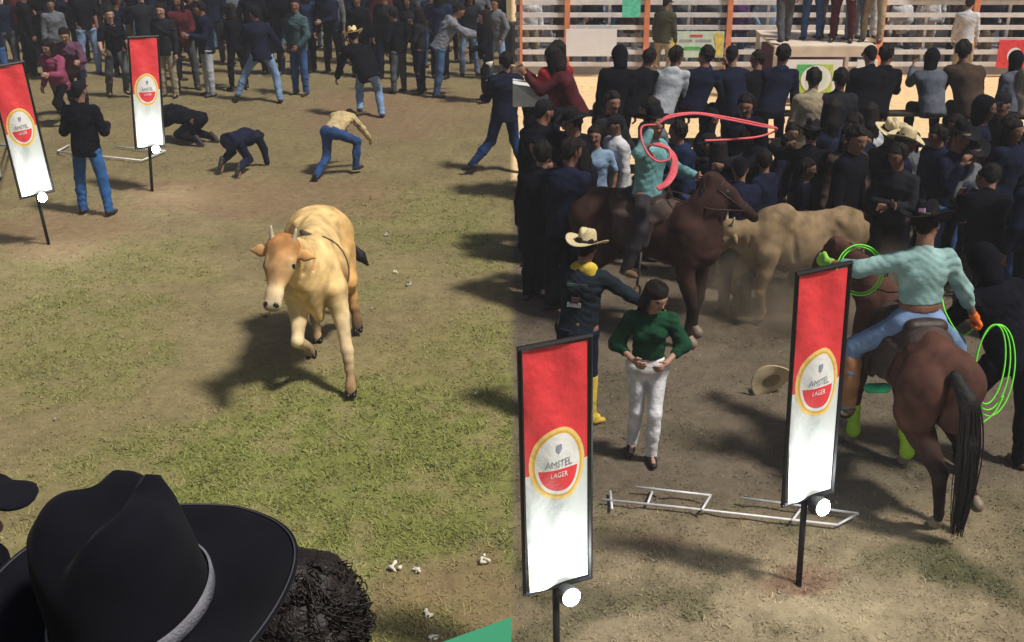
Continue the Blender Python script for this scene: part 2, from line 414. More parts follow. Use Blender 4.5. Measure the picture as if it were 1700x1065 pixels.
def shoe_mesh(J, h, boot=False, res=.014):
    s = SDF(); A = J[h + 'A']; ft = J['lft'] if h == 'L' else J['rft']; sh = nrm(A - J[h + 'K'])
    dn = nrm(sh - ft * (sh @ ft) * .9)
    base = A + dn * .052
    sx = np.cross(ft, dn)
    s.cap(base - ft * .045, base + ft * .06, .036, .038, k=.02, u=dn, sc=.85)
    s.cap(base + ft * .06, base + ft * .155, .036, .026, k=.02, u=sx, sc=1.25)
    s.cap(A + dn * .03 - ft * .01, A - sh * (.03 if not boot else .2), .04, .05 if boot else .042, k=.03)
    return sdf_mesh('shoe', [(s, res)], [M_SHOE])

# head wear in head space (origin = head centre, +Y face)
HJ = dict(Hm=np.eye(3), H=np.zeros(3))
HR = np.random.RandomState(3)
def locks(s, n, z0, z1, spread, r0=.013, front=.35):
    for i in range(n):
        th = HR.uniform(0, 6.283); sn, cs = math.sin(th), math.cos(th)
        if sn > front: continue                                   # leave the face free (+Y)
        p0 = V3((cs * .03, -.02 + sn * .035, .145)); p1 = V3((cs * .085, -.02 + sn * .1, .085 + HR.uniform(-.015, .015)))
        zz = HR.uniform(z0, z1); p2 = V3((cs * (.093 + spread * .3), -.02 + sn * (.105 + spread * .2), (.02 + zz) / 2)); p3 = V3((cs * (.09 + spread) + HR.uniform(-.02, .02), -.025 + sn * (.1 + spread) + HR.uniform(-.015, .015), zz))
        s.chain([p0, p1, p2, p3], [r0, r0 * 1.1, r0, r0 * .35], k=.006)
def hair_short():
    s = SDF(); s.cap((0, -.028, .05), (0, .008, .052), .09, .084, k=.02, u=(1, 0, 0), sc=.9)
    s.cap((0, -.05, .02), (0, -.06, -.02), .07, .055, k=.03, u=(1, 0, 0), sc=1.05)
    locks(s, 44, -.03, .04, -.006, .011, .3)
    for i in range(9): x = -.05 + .0125 * i; s.cap((x * .6, .0, .145), (x + HR.uniform(-.01, .01), .088 - abs(x) * .3, .095 + HR.uniform(-.015, .01)), .014, .006, k=.006)
    return sdf_mesh('hair', [(s, .0095)], [M_HAIR])
def hair_long():
    s = SDF(); s.cap((0, -.03, .05), (0, .008, .052), .093, .088, k=.02, u=(1, 0, 0), sc=.92)
    s.chain([(0, -.06, 0), (0, -.085, -.12), (.01, -.1, -.26)], [.08, .072, .04], k=.04, u=(1, 0, 0), sc=1.15)
    locks(s, 60, -.34, -.2, .012, .014, .45)
    return sdf_mesh('hair', [(s, .0105)], [M_HAIR])
def cap_mesh(back=False):
    s = SDF(); s.cap((0, -.025, .055), (0, .01, .056), .096, .09, k=.02, u=(1, 0, 0), sc=.9)
    q = 1
    s.cap((-.03, q * .08, .06), (.03, q * .08, .06), .05, k=.01, u=(0, 0, 1), sc=.22); s.cap((-.015, q * .13, .052), (.015, q * .13, .052), .045, k=.02, u=(0, 0, 1), sc=.2)
    s.cap((0, -.06, .0), (0, -.07, -.02), .06, .05, k=.02)
    return sdf_mesh('cap', [(s, .011)], [M_FELT])
def hood_mesh():
    s = SDF(); s.cap((0, -.03, .045), (0, .0, .04), .112, .108, k=.02, u=(1, 0, 0), sc=.92)
    s.cap((0, -.05, 0), (0, -.06, -.13), .1, .09, k=.04); s.ball((0, .12, -.0), .085, k=.02, neg=True)
    return sdf_mesh('hood', [(s, .014, .002, 50)], [CM('black')])
def hat_mesh(mats, brimw=.115, ch=.125, curl=.05, dent=.035, tall=1.0, nseg=64, thick=.006, band=True, bandr=.004):
    """western hat; origin at the centre of the hat band plane; returns (hat mesh, band mesh)"""
    a, b = .082, .1                                               # crown half axes
    prof = [(1.0, 0), (1.0, .012), (.985, .03), (.965, .06 * tall), (.93, .09 * tall), (.86, .112 * tall), (.7, .125 * tall), (.45, .126 * tall), (.2, .12 * tall), (.02, .118 * tall)]
    brim = [(1.0, 0), (1.015, -.002)] + [(1 + brimw * t_ / .09, None) for t_ in (.15, .35, .55, .75, .92, 1.0)]
    V = []; Fc = []
    def brz(t_, th):
        sx = abs(math.cos(th)); e = max(0, t_)
        return curl * (sx ** 2.2) * e ** 1.6 - .018 * (abs(math.sin(th)) ** 3) * e
    rings = []
    for rr, z in reversed(prof):
        ring = []
        for k in range(nseg):
            th = 2 * math.pi * k / nseg; x = math.cos(th) * a * rr; y = math.sin(th) * b * rr; zz = z * ch / .125
            f = min(1, z / (.12 * tall))
            zz -= dent * math.exp(-(x / .02) ** 2) * f ** 4 * (1 if y < .06 else .7)          # centre crease
            for q in (-1, 1): zz -= dent * .9 * math.exp(-((x - q * .055) / .02) ** 2 - ((y - .06) / .035) ** 2) * f ** 2   # front pinches
            x *= 1 - .16 * f * math.exp(-((y - .07) / .05) ** 2)
            ring.append((x, y, zz))
        rings.append(ring)
    for top in (True,):
        for j in range(1, 9):
            t_ = j / 8; ring = []
            for k in range(nseg):
                th = 2 * math.pi * k / nseg; w = t_ * brimw * (1 - .12 * abs(math.cos(th)) * t_)
                ring.append((math.cos(th) * (a + w), math.sin(th) * (b + w), brz(t_, th)))
            rings.append(ring)
    for j in range(8, -1, -1):                                    # underside
        t_ = j / 8; ring = []
        for k in range(nseg):
            th = 2 * math.pi * k / nseg; w = t_ * brimw * (1 - .12 * abs(math.cos(th)) * t_)
            ring.append((math.cos(th) * (a + w), math.sin(th) * (b + w), brz(t_, th) - thick))
        rings.append(ring)
    for rg in rings: V += rg
    for i in range(len(rings) - 1):
        for k in range(nseg): Fc.append((i * nseg + k, (i + 1) * nseg + k, (i + 1) * nseg + (k + 1) % nseg, i * nseg + (k + 1) % nseg))
    Fc.append(tuple(range(nseg)))
    hat = mk_mesh('hat', V, Fc, [mats[0]])
    Vb = []; Fb = []; bw = .022
    for (dr, z) in ((bandr * .3, .004), (bandr, .006), (bandr, bw), (bandr * .3, bw + .002)):
        for k in range(nseg):
            th = 2 * math.pi * k / nseg; Vb.append((math.cos(th) * (a + dr), math.sin(th) * (b + dr), z))
    for i in range(3):
        for k in range(nseg): Fb.append((i * nseg + k, i * nseg + (k + 1) % nseg, (i + 1) * nseg + (k + 1) % nseg, (i + 1) * nseg + k))
    return hat, mk_mesh('hat_band', Vb, Fb, [mats[1]])
HAIR = {'short': hair_short(), 'long': hair_long(), 'cap': cap_mesh(), 'hood': hood_mesh()}
M_BAND = mat('dark ribbon', (.03, .02, .015), .6)
HAT_STRAW = hat_mesh((M_STRAW, M_BAND)); HAT_FELT = hat_mesh((M_FELT, M_BAND))
def put_head(parent, J, kind, m=None, extra=None):
    M4 = Matrix.Identity(4)
    for i in range(3):
        for j in range(3): M4[i][j] = J['Hm'][i, j]
        M4[i][3] = J['H'][i]
    out = []
    if kind in HAIR:
        nm = {'short': 'hair', 'long': 'hair', 'cap': 'cap', 'hood': 'hood'}[kind]
        o = mobj(nm, HAIR[kind], parent, mats=[m]); o.matrix_local = M4; out.append(o)
    if kind in ('straw', 'felt', 'strawlong'):
        o = mobj('hair', HAIR['short' if kind != 'strawlong' else 'long'], parent); o.matrix_local = M4 @ Matrix.Diagonal((.985, .985, .9, 1)); out.append(o)
        hm, bm = HAT_STRAW if kind != 'felt' else HAT_FELT
        o = mobj('hat', hm, parent, mats=[m]); o.matrix_local = M4 @ Matrix.Translation((0, -.01, .06)) @ Matrix.Rotation(R(-4), 4, 'X'); out.append(o)
        b = mobj('hat_band', bm, o)
    return out
def person(label, pose, loc, yaw, top=('jacket', 'navy'), legs=('jeans', 'jeans blue'), head='short', headm=None, skin=1, scale=1.0,
           shoes=M_SHOE, boot=False, hero=True, J=None, meshes=None, female=False, group=None, z=0, res=None, topm=None, legm=None):
    J = J or rig(pose)
    r_ = res or (.013 if hero else .022)
    if meshes is None:
        meshes = dict(body=body_mesh(J, hero, female), top=top_mesh(J, top[0], r_, hero, wr=.009), legs=legs_mesh(J, legs[0], r_, hero, wr=.007 if legs[1] != 'white' else .004, over=top[0]),
                      L=shoe_mesh(J, 'L', boot, .011 if hero else .016), R=shoe_mesh(J, 'R', boot, .011 if hero else .016))
    o = mobj('person', meshes['body'], None, (loc[0], loc[1], z), (0, 0, yaw), [SKINS[skin]])
    o.scale = (scale * HF,) * 3
    tag(o, label, 'person', group)
    nm = {'jacket': 'jacket', 'tee': 't_shirt', 'shirt': 'shirt', 'coat': 'coat', 'blouse': 'blouse', 'crop': 'blouse', 'hoodie': 'hoodie'}[top[0]]
    mobj(nm, meshes['top'], o, mats=[topm or CM(top[1])]); mobj('trousers', meshes['legs'], o, mats=[legm or CM(legs[1])])
    for h in 'LR': mobj('boot' if boot else 'shoe', meshes[h], o, mats=[shoes])
    put_head(o, J, head, headm)
    return o, J, meshes
def face(dx, dy): return math.atan2(-dx, dy)                      # yaw so that local +Y points along (dx,dy)

# ------------------------------------------------------------------ ground
def sstep(a, b, x): t = np.clip((x - a) / (b - a), 0, 1); return t * t * (3 - 2 * t)
def vnoise(X, Y, f, seed=0):
    x, y = X * f + seed * 17.3, Y * f + seed * 31.7
    def h(i, j):
        v = np.sin(i * 127.1 + j * 311.7 + seed * 74.7) * 43758.5453; return v - np.floor(v)
    xi, yi = np.floor(x), np.floor(y); fx, fy = x - xi, y - yi
    fx = fx * fx * (3 - 2 * fx); fy = fy * fy * (3 - 2 * fy)
    return (h(xi, yi) * (1 - fx) + h(xi + 1, yi) * fx) * (1 - fy) + (h(xi, yi + 1) * (1 - fx) + h(xi + 1, yi + 1) * fx) * fy
def fbm(X, Y, f, seed=0, o=4): return sum(vnoise(X, Y, f * 2 ** i, seed + i) * .5 ** (i + 1) for i in range(o)) / (1 - .5 ** o)
DRY, GRN, DIRT, RDK, RDRY, SAND = map(np.array, ((.20, .160, .082), (.165, .18, .05), (.21, .130, .08), (.115, .092, .066), (.215, .17, .108), (.74, .52, .29)))
def blob(px, py, cx, cy, rx, ry, n): return sstep(1.25, .55, np.sqrt(((px - cx) / rx) ** 2 + ((py - cy) / ry) ** 2) + (n - .5) * .9)
def ground_cover(X, Y):
    px, py, dep = proj(X, Y); n1 = fbm(X, Y, .8, 1); n2 = fbm(X, Y, 2.3, 5); n3 = fbm(X, Y, 5.5, 9)
    left = sstep(.03, -.03, X)
    g = sstep(540, 740, py + (px - 430) * .25 + (n1 - .5) * 260) * sstep(-150, 330, px + (n2 - .5) * 300) * .95
    g *= 1 - blob(px, py, 760, 1010, 200, 95, n2) * .95
    g = np.maximum(g, .55 * blob(px, py, 120, 560, 190, 130, n2)); g = np.maximum(g, .6 * blob(px, py, 770, 395, 60, 22, n3)); g = np.maximum(g, .45 * blob(px, py, 700, 360, 160, 60, n2))
    g = np.maximum(g, .85 * blob(px, py, 700, 1040, 90, 40, n3))
    g = np.maximum(g, .4 * sstep(.55, .7, n1) * sstep(260, 420, py)); g *= 1 - .65 * sstep(.45, .75, n3)
    d = np.zeros_like(px)
    for c in ((80, 405, 75, 26), (254, 312, 55, 20), (640, 185, 170, 45), (385, 325, 170, 38), (760, 1010, 190, 90), (560, 330, 130, 40), (120, 380, 150, 40)): d = np.maximum(d, blob(px, py, *c, n2) * .75)
    L = DRY[None] * ((.8 + .5 * n2) * (.86 + .14 * sstep(200, 520, py)))[:, None]; L = L + (DIRT - L) * (d * (.5 + .5 * n3))[:, None]; L = L + (GRN * (.75 + .6 * n3[:, None]) - L) * (g * (1 - d * .6))[:, None]
    dr = sstep(790, 900, py + (n1 - .5) * 120 + (px - 1300) * .02)
    Rr = RDK[None] * (.75 + .6 * n2[:, None]); Rr = Rr + (RDRY * (.7 + .6 * n3[:, None]) - Rr) * dr[:, None]
    gr = (sstep(.5, .68, n2) * .55 * dr + .25 * sstep(.55, .7, n1)); Rr = Rr + (np.array((.05, .056, .024)) - Rr) * gr[:, None]
    dd = np.maximum(blob(px, py, 1325, 960, 75, 30, n3), blob(px, py, 1100, 900, 60, 14, n3) * .5); Rr = Rr + (np.array((.12, .06, .042)) - Rr) * (dd * .7)[:, None]
    C = Rr * (1 - left[:, None]) + L * left[:, None]
    far = (1 - left) * sstep(15.6, 16.4, Y + (n2 - .5)); C = C + (SAND * (.93 + .14 * n2[:, None]) - C) * far[:, None]
    return C, g * left + gr * (1 - left) * .3 + .12 * dr * (1 - left), d, far, n3
def make_ground():
    xs = np.concatenate([[-400, -120, -40, -16], np.arange(-12, 12.01, .07), [16, 40, 120, 400]])
    ys = np.concatenate([[-60, -10, 0, 3], np.arange(4, 16, .07), np.arange(16, 34, .25), [40, 60, 120, 400]])
    X, Y = np.meshgrid(xs, ys, indexing='ij'); Xf, Yf = X.ravel(), Y.ravel()
    C, g, d, far, n3 = ground_cover(Xf, Yf)
    inside = sstep(15, 11, np.abs(Xf)) * sstep(3, 5, Yf) * sstep(34, 30, Yf) * (1 - far)
    Z = ((fbm(Xf, Yf, 1.5, 3) - .5) * .035 + (fbm(Xf, Yf, 6, 4) - .5) * .022) * inside - .01
    pr = vnoise(Xf, Yf, 9.0, 41); Z -= .03 * sstep(.72, .95, pr) * inside * (1 - g * .7); Z += .02 * sstep(.8, .98, vnoise(Xf, Yf, 7.0, 55)) * inside * (1 - g * .5)
    V = np.stack([Xf, Yf, Z], 1); nx, ny = X.shape
    i, j = np.meshgrid(np.arange(nx - 1), np.arange(ny - 1), indexing='ij'); b = (i * ny + j).ravel()
    Q = np.stack([b, b + ny, b + ny + 1, b + 1], 1)
    m = mat('turf and soil', (0, 0, 0), .95, .24, 9, .9, 40, attr='Col', spec=.1)
    nz = [n for n in m.node_tree.nodes if n.type == 'TEX_NOISE'][0]; nz.inputs['Detail'].default_value = 9; nz.inputs['Roughness'].default_value = .7
    me = mk_mesh('ground', V, Q, [m])
    at = me.color_attributes.new('Col', 'FLOAT_COLOR', 'POINT'); at.data.foreach_set('color', np.concatenate([C, np.ones((len(C), 1))], 1).astype(np.float32).ravel())
    tag(mobj('ground', me), kind='structure')
make_ground()
def make_grass(N=240000):
    # denser near the camera, thin tufts everywhere that is not sand
    u = RNG.rand(N * 3); Y = 4.6 + 17 * u ** 1.7; X = (RNG.rand(N * 3) * 2 - 1) * (Y * .5 + .6)
    C, g, d, far, n3 = ground_cover(X, Y)
    cl = fbm(X, Y, 9, 21); keep = RNG.rand(len(X)) < np.clip(.2 + g * 1.0 - d * .25, .05, 1) * sstep(.15, .6, cl) * (1 - far)
    X, Y, C, g = X[keep][:N], Y[keep][:N], C[keep][:N], g[keep][:N]; n = len(X)
    h = (.010 + .020 * RNG.rand(n)) * (.6 + .7 * g); w = (.0025 + .003 * RNG.rand(n)) * (1 + Y * .06); th = RNG.rand(n) * 6.283; ln = (RNG.rand(n) + .5) * h * 1.5; lt = RNG.rand(n) * 6.283
    z0 = ((fbm(X, Y, 1.5, 3) - .5) * .035 + (fbm(X, Y, 6, 4) - .5) * .022) - .012
    a = np.stack([X - np.cos(th) * w, Y - np.sin(th) * w, z0], 1); b = np.stack([X + np.cos(th) * w, Y + np.sin(th) * w, z0], 1)
    c = np.stack([X + np.cos(lt) * ln, Y + np.sin(lt) * ln, z0 + h], 1)
    V = np.stack([a, b, c], 1).reshape(-1, 3)
    me = bpy.data.meshes.new('grass'); me.vertices.add(3 * n); me.vertices.foreach_set('co', V.ravel()); me.loops.add(3 * n); me.loops.foreach_set('vertex_index', np.arange(3 * n, dtype=np.int32))
    me.polygons.add(n); me.polygons.foreach_set('loop_start', np.arange(0, 3 * n, 3, dtype=np.int32)); me.polygons.foreach_set('loop_total', np.full(n, 3, dtype=np.int32)); me.update()
    k = RNG.rand(n, 1); CC = C * (1.12 + .5 * RNG.rand(n, 1)); CC = np.where(k < .12, CC * .6 + np.array((.22, .18, .10)) * .6, CC)
    at = me.color_attributes.new('Col', 'FLOAT_COLOR', 'POINT'); at.data.foreach_set('color', np.repeat(np.concatenate([CC, np.ones((n, 1))], 1), 3, 0).astype(np.float32).ravel())
    me.materials.append(mat('grass blades', (0, 0, 0), .8, .1, 3, attr='Col', spec=.1))
    tag(mobj('grass', me), 'short trampled grass blades on the field, green and straw coloured', 'grass', kind='stuff')
make_grass()

# ------------------------------------------------------------------ arena at the back right: fence, stand, stage, boards
M_RAIL = mat('white painted rail', (.72, .70, .70), .5, .12, 8); M_POST = mat('salmon red painted post', (.78, .27, .13), .55, .2, 6)
M_GREYB = mat('grey painted beam', (.36, .37, .42), .6, .15, 3); M_CONC = mat('stand concrete', (.16, .15, .17), .9, .3, 3)
YF = G(1300, 122).y
def arena_fence():
    e = empty('arena_fence', (0, YF, 0)); tag(e, 'high arena fence of white rails between salmon red posts behind the sand', 'fence')
    zz = (YF * cp + 4.2 * sp)
    posts = [(865, .05, M_POST), (940, .1, M_POST), (1070, .1, M_POST), (1205, .1, M_POST), (1330, .06, M_POST), (1453, .12, M_POST), (1605, .11, M_POST), (1725, .1, M_POST)]
    for px, w, m in posts:
        x = (px - CX) / F_PX * zz; b = MB(); b.box((x - w / 2, -.17, 0), (x + w / 2, -.1, 2.5)); b.build('post', m, e)
    k = 0
    for i in range(10):
        z = .2 + .235 * i; b = MB(); b.box((.06, -.095, z - .042), (11.2, -.053, z + .042)); b.build('rail', M_RAIL, e)
    for px in (1010, 1140, 1270, 1390, 1530, 1665):
        x = (px - CX) / F_PX * zz; b = MB(); b.box((x - .025, .0, 0), (x + .025, .04, 2.5)); b.build('upright', M_RAIL, e)
    b = MB(); b.box((7.7, -.16, 1.5), (11.2, -.1, 1.86)); b.build('fascia', M_GREYB, e)
    b = MB(); b.box((.06, -.04, 0), (11.2, .0, .14)); b.build('kick_board', M_GREYB, e)
arena_fence()
st = MB()
for i in range(6): st.box((.1, YF + 1.0 + i * .9, -.05), (14, YF + 1.0 + (i + 1) * .9 + .02, .25 + i * .34))
tag(st.build('grandstand_steps', M_CONC), kind='structure')

def board(name, label, cat, px0, py0, px1, py1, Yb, m, tilt=0, th=.02):
    """upright board facing the camera at distance Yb spanning the given picture rectangle"""
    def at(px, py):
        d = ray(px, py); t = Yb / d[1]; return d[0] * t, CAMH + d[2] * t
    (x0, z1), (x1, z0) = at(px0, py0), at(px1, py1)
    cx, cz = (x0 + x1) / 2, z0
    e = empty(name, (cx, Yb, 0)); tag(e, label, cat)
    w, h = x1 - x0, z1 - z0; b = MB(); b.box((-w / 2, 0, z0), (w / 2, th, z1)); b.build('panel', m, e)
    return e, w, z0, z1
def flat_poly(name, pts, m, parent, y):
    """filled polygon plate in the xz plane"""
    n = len(pts); V = [(x, y, z) for x, z in pts] + [(x, y + .003, z) for x, z in pts]
    Fc = [tuple(range(n)), tuple(range(2 * n - 1, n - 1, -1))] + [(i, i + n, (i + 1) % n + n, (i + 1) % n) for i in range(n)]
    return mobj(name, mk_mesh(name, V, Fc, [m], smooth=False), parent)
def ell(cx, cz, a, b, n=40, r=0): return [(cx + a * math.cos(t) * math.cos(r) - b * math.sin(t) * math.sin(r), cz + a * math.cos(t) * math.sin(r) + b * math.sin(t) * math.cos(r)) for t in [2 * math.pi * k / n for k in range(n)]]
P_WHITE = mat('white print', (.78, .78, .82), .6, .05, 5); P_GREEN = mat('green print', (.08, .45, .12), .6); P_LIME = mat('lime print', (.45, .6, .08), .6)
P_YEL = mat('yellow print', (.75, .6, .12), .6); P_PALE = mat('pale mint print', (.6, .75, .66), .6, .1); P_BLUE = mat('blue print', (.2, .2, .55), .6); P_RED = mat('red print', (.7, .05, .06), .6)
P_GREYT = mat('grey print', (.35, .36, .42), .7); P_TEALP = mat('teal print', (.1, .45, .38), .6)
e, w, z0, z1 = board('advert_board', 'plain white advertising banner tied on the arena fence, left end', 'advertising board', 940, 48, 1023, 93, YF - .35, P_WHITE)
e, w, z0, z1 = board('advert_board', 'pale advertising banner with yellow edges and green lettering bar on the fence', 'advertising board', 1108, 52, 1200, 95, YF - .35, P_PALE)
h = z1 - z0
flat_poly('print_mark', [(-w / 2 + .02, z0 + .03), (-w / 2 + .12, z0 + .03), (-w / 2 + .18, z1 - .03), (-w / 2 + .02, z1 - .03)], P_YEL, e, -.006)
flat_poly('print_mark', [(w / 2 - .12, z0 + .03), (w / 2 - .02, z0 + .03), (w / 2 - .02, z1 - .03), (w / 2 - .2, z1 - .03)], P_YEL, e, -.006)
for (a0, b0, a1, b1, mm) in ((-.2, .3, .1, .42, P_GREEN), (-.28, .62, -.06, .7, P_GREYT), (.0, .62, .28, .7, P_GREYT), (-.1, .8, .12, .88, P_RED)):
    flat_poly('print_mark', [(a0 * w, z0 + b0 * h), (a1 * w, z0 + b0 * h), (a1 * w, z0 + b1 * h), (a0 * w, z0 + b1 * h)], mm, e, -.006)
YS = G(1370, 176).y
e, w, z0, z1 = board('event_sign', 'white signboard with green and yellow round emblem under the stage deck', 'sign', 1306, 99, 1393, 162, YS, P_WHITE)
cz = (z0 + z1) / 2; h = z1 - z0
flat_poly('print_field', [(-.3 * w, z0 + .12 * h), (.34 * w, z0 + .12 * h), (.34 * w, z1 - .12 * h), (-.3 * w, z1 - .12 * h)], P_LIME, e, -.006)
flat_poly('print_field', [(-.3 * w, z0 + .5 * h), (.1 * w, z1 - .12 * h), (-.3 * w, z1 - .12 * h)], P_GREEN, e, -.011)
flat_poly('emblem', ell(.05 * w, cz, .27 * w, .36 * h), P_WHITE, e, -.016); flat_poly('emblem', ell(.06 * w, cz - .03 * h, .2 * w, .24 * h, r=.5), P_PALE, e, -.021)
flat_poly('emblem', [(.0, cz - .2 * h), (.1 * w, cz - .16 * h), (.16 * w, cz + .1 * h), (.08 * w, cz + .24 * h), (.02 * w, cz + .02 * h)], P_TEALP, e, -.026)
e, w, z0, z1 = board('event_sign', 'narrow white sign with blue swirl emblem beside the green emblem sign', 'sign', 1424, 99, 1452, 150, YS, P_WHITE)
cz = (z0 + z1) / 2; h = z1 - z0
flat_poly('emblem', ell(-.05 * w, cz, .3 * w, .2 * h, r=.8), P_BLUE, e, -.006); flat_poly('emblem', ell(-.0 * w, cz - .05 * h, .15 * w, .08 * h, r=.8), P_WHITE, e, -.011)
e, w, z0, z1 = board('advert_board', 'red advertising banner with white disc at the far right of the fence', 'advertising board', 1660, 66, 1712, 112, YF - .35, P_RED)
flat_poly('emblem', ell(-.02, (z0 + z1) / 2 - .03, .14, .15), P_WHITE, e, -.006)
e, w, z0, z1 = board('advert_board', 'mint green square banner hanging on top rails of the arena fence', 'banner', 1034, -12, 1063, 28, YF - .35, mat('mint cloth', (.12, .62, .45), .7))
def stage():
    zz = YS * cp + 3.5 * sp; x0, x1 = (1288 - CX) / F_PX * zz, (1458 - CX) / F_PX * zz
    e = empty('stage_platform', ((x0 + x1) / 2, YS + .9, 0)); tag(e, 'raised cream deck platform with people standing on it beside the arena', 'stage'); hw = (x1 - x0) / 2
    for i in range(6):
        b = MB(); b.box((-hw, -.8 + i * .29, .98), (hw, -.8 + i * .29 + .28, 1.02)); b.build('plank', mat('cream deck board', (.62, .52, .42), .8, .15, 4), e)
    b = MB(); b.box((-hw, -.84, .84), (hw, -.802, 1.01)); b.build('front_beam', mat('cream deck board', (.62, .52, .42)), e)
    for sx in (-1, 1):
        for sy in (-.75, .85):
            b = MB(); b.box((sx * hw * .96 - .03, sy - .03, 0), (sx * hw * .96 + .03, sy + .03, .978)); b.build('leg', M_STEEL, e)
    b = MB(); b.box((-hw + .1, .75, .01), (hw - .1, .8, .83)); b.build('back_panel', mat('purple board', (.12, .05, .1), .8), e)
stage()
e = empty('white_box_sign', (.26, G(880, 330).y, 0)); tag(e, 'white angled box sign on a post beside the red-shirted pair', 'sign')
b = MB(); V = [(-.25, -.05, 0), (.17, -.12, .02), (.24, .0, .08), (.22, 0, .22), (.15, -.12, .24), (-.25, -.05, .29)]
V = [(x, y, z + 1.22) for x, y, z in V]; V2 = [(x, y + .35, z) for x, y, z in V]
b.add(V + V2, [(0, 1, 2, 3, 4, 5), (11, 10, 9, 8, 7, 6)] + [(i, i + 6, (i + 1) % 6 + 6, (i + 1) % 6) for i in range(6)]); b.build('box', mat('white box board', (.62, .62, .6), .6, .1), e)
b = MB(); b.box((-.03, .08, 0), (.03, .14, 1.23)); b.build('post', M_BLK, e)

# ------------------------------------------------------------------ brewery banners with spot lamps
def print_mat():
    m = bpy.data.materials.new('banner print'); m.use_nodes = True; n = m.node_tree.nodes; L = m.node_tree.links; b = n['Principled BSDF']
    b.inputs['Roughness'].default_value = .55
    tc = n.new('ShaderNodeTexCoord'); sx = n.new('ShaderNodeSeparateXYZ'); L.new(tc.outputs['UV'], sx.inputs[0])
    def mth(op, a, bb=None, c=None):
        q = n.new('ShaderNodeMath'); q.operation = op
        for i, v in enumerate((a, bb, c)):
            if v is None: continue
            if isinstance(v, (int, float)): q.inputs[i].default_value = v
            else: L.new(v, q.inputs[i])
        return q.outputs[0]
    u, v = sx.outputs[0], sx.outputs[1]                           # metres, origin at the logo centre
    def ellp(a, bb, dz=0): return mth('SQRT', mth('ADD', mth('POWER', mth('DIVIDE', u, a), 2.0), mth('POWER', mth('DIVIDE', mth('ADD', v, dz), bb), 2.0)))
    def mix(f, c1, c2):
        q = n.new('ShaderNodeMix'); q.data_type = 'RGBA'; L.new(f, q.inputs[0])
        for i, c in ((6, c1), (7, c2)):
            if isinstance(c, tuple): q.inputs[i].default_value = (*c, 1)
            else: L.new(c, q.inputs[i])
        return q.outputs[2]
    red, white, gold = (.78, .05, .06), (.66, .7, .7), (.72, .42, .06)
    base = mix(mth('GREATER_THAN', mth('SUBTRACT', v, mth('MULTIPLY', u, .12)), -.03), white, red)
    e1, e2, e3 = ellp(.178, .228), ellp(.158, .207), ellp(.128, .172)
    c = mix(mth('LESS_THAN', e1, 1.0), base, (.85, .62, .2)); c = mix(mth('LESS_THAN', e2, 1.0), c, gold); c = mix(mth('LESS_THAN', e3, 1.12), c, (.8, .8, .78))
    bowl = mth('MULTIPLY', mth('LESS_THAN', e3, 1.0), mth('LESS_THAN', v, -.03)); c = mix(bowl, c, red)
    L.new(c, b.inputs['Base Color'])
    # cloth creases
    tn = n.new('ShaderNodeTexNoise'); tn.inputs['Scale'].default_value = 7; tn.inputs['Detail'].default_value = 3; L.new(tc.outputs['UV'], tn.inputs[0])
    bp = n.new('ShaderNodeBump'); bp.inputs['Strength'].default_value = .4; bp.inputs['Distance'].default_value = .05; L.new(tn.outputs[0], bp.inputs['Height']); L.new(bp.outputs[0], b.inputs['Normal'])
    return m
M_PRINT = print_mat()
M_LAMP = bpy.data.materials.new('lamp lens lit'); M_LAMP.use_nodes = True
_b = M_LAMP.node_tree.nodes['Principled BSDF']; _b.inputs['Emission Color'].default_value = (.95, 1, .95, 1); _b.inputs['Emission Strength'].default_value = 120
M_INK = mat('dark print ink', (.16, .18, .2), .7); M_INKW = mat('white print ink', (.8, .8, .8), .7); M_INKG = mat('grey crest ink', (.25, .28, .36), .7)
BW, BZ0, BZ1 = .40, .66, 2.17
def sagf(x, z):                                                   # how far the cloth blows from its frame plane
    u = x / (BW / 2); v = (z - BZ0) / (BZ1 - BZ0)
    return -.022 * (1 - u * u) * math.sin(math.pi * v) + .014 * math.sin(9 * v + 3 * u) * (1 - u * u) - .04 * max(0, .3 - v) * (1 - u) * 1.2 + .006 * math.sin(15 * v - 5 * u + 1) * (1 - abs(u) ** 3)
LZ = BZ0 + (BZ1 - BZ0) * .53
def text_mesh(txt, size, m, cz, squash=.8):
    cu = bpy.data.curves.new('lettering', 'FONT'); cu.body = txt; cu.size = size; cu.align_x = 'CENTER'; cu.resolution_u = 3
    o = bpy.data.objects.new('tmp', cu); COL.objects.link(o); dg = bpy.context.evaluated_depsgraph_get(); me = bpy.data.meshes.new_from_object(o.evaluated_get(dg))
    bpy.data.objects.remove(o)
    for v in me.vertices:
        x, z = v.co.x * squash, v.co.y + cz
        v.co = (x, sagf(x, z) - .005, z)
    me.materials.clear(); me.materials.append(m); me.name = 'lettering'; return me
FAB = None
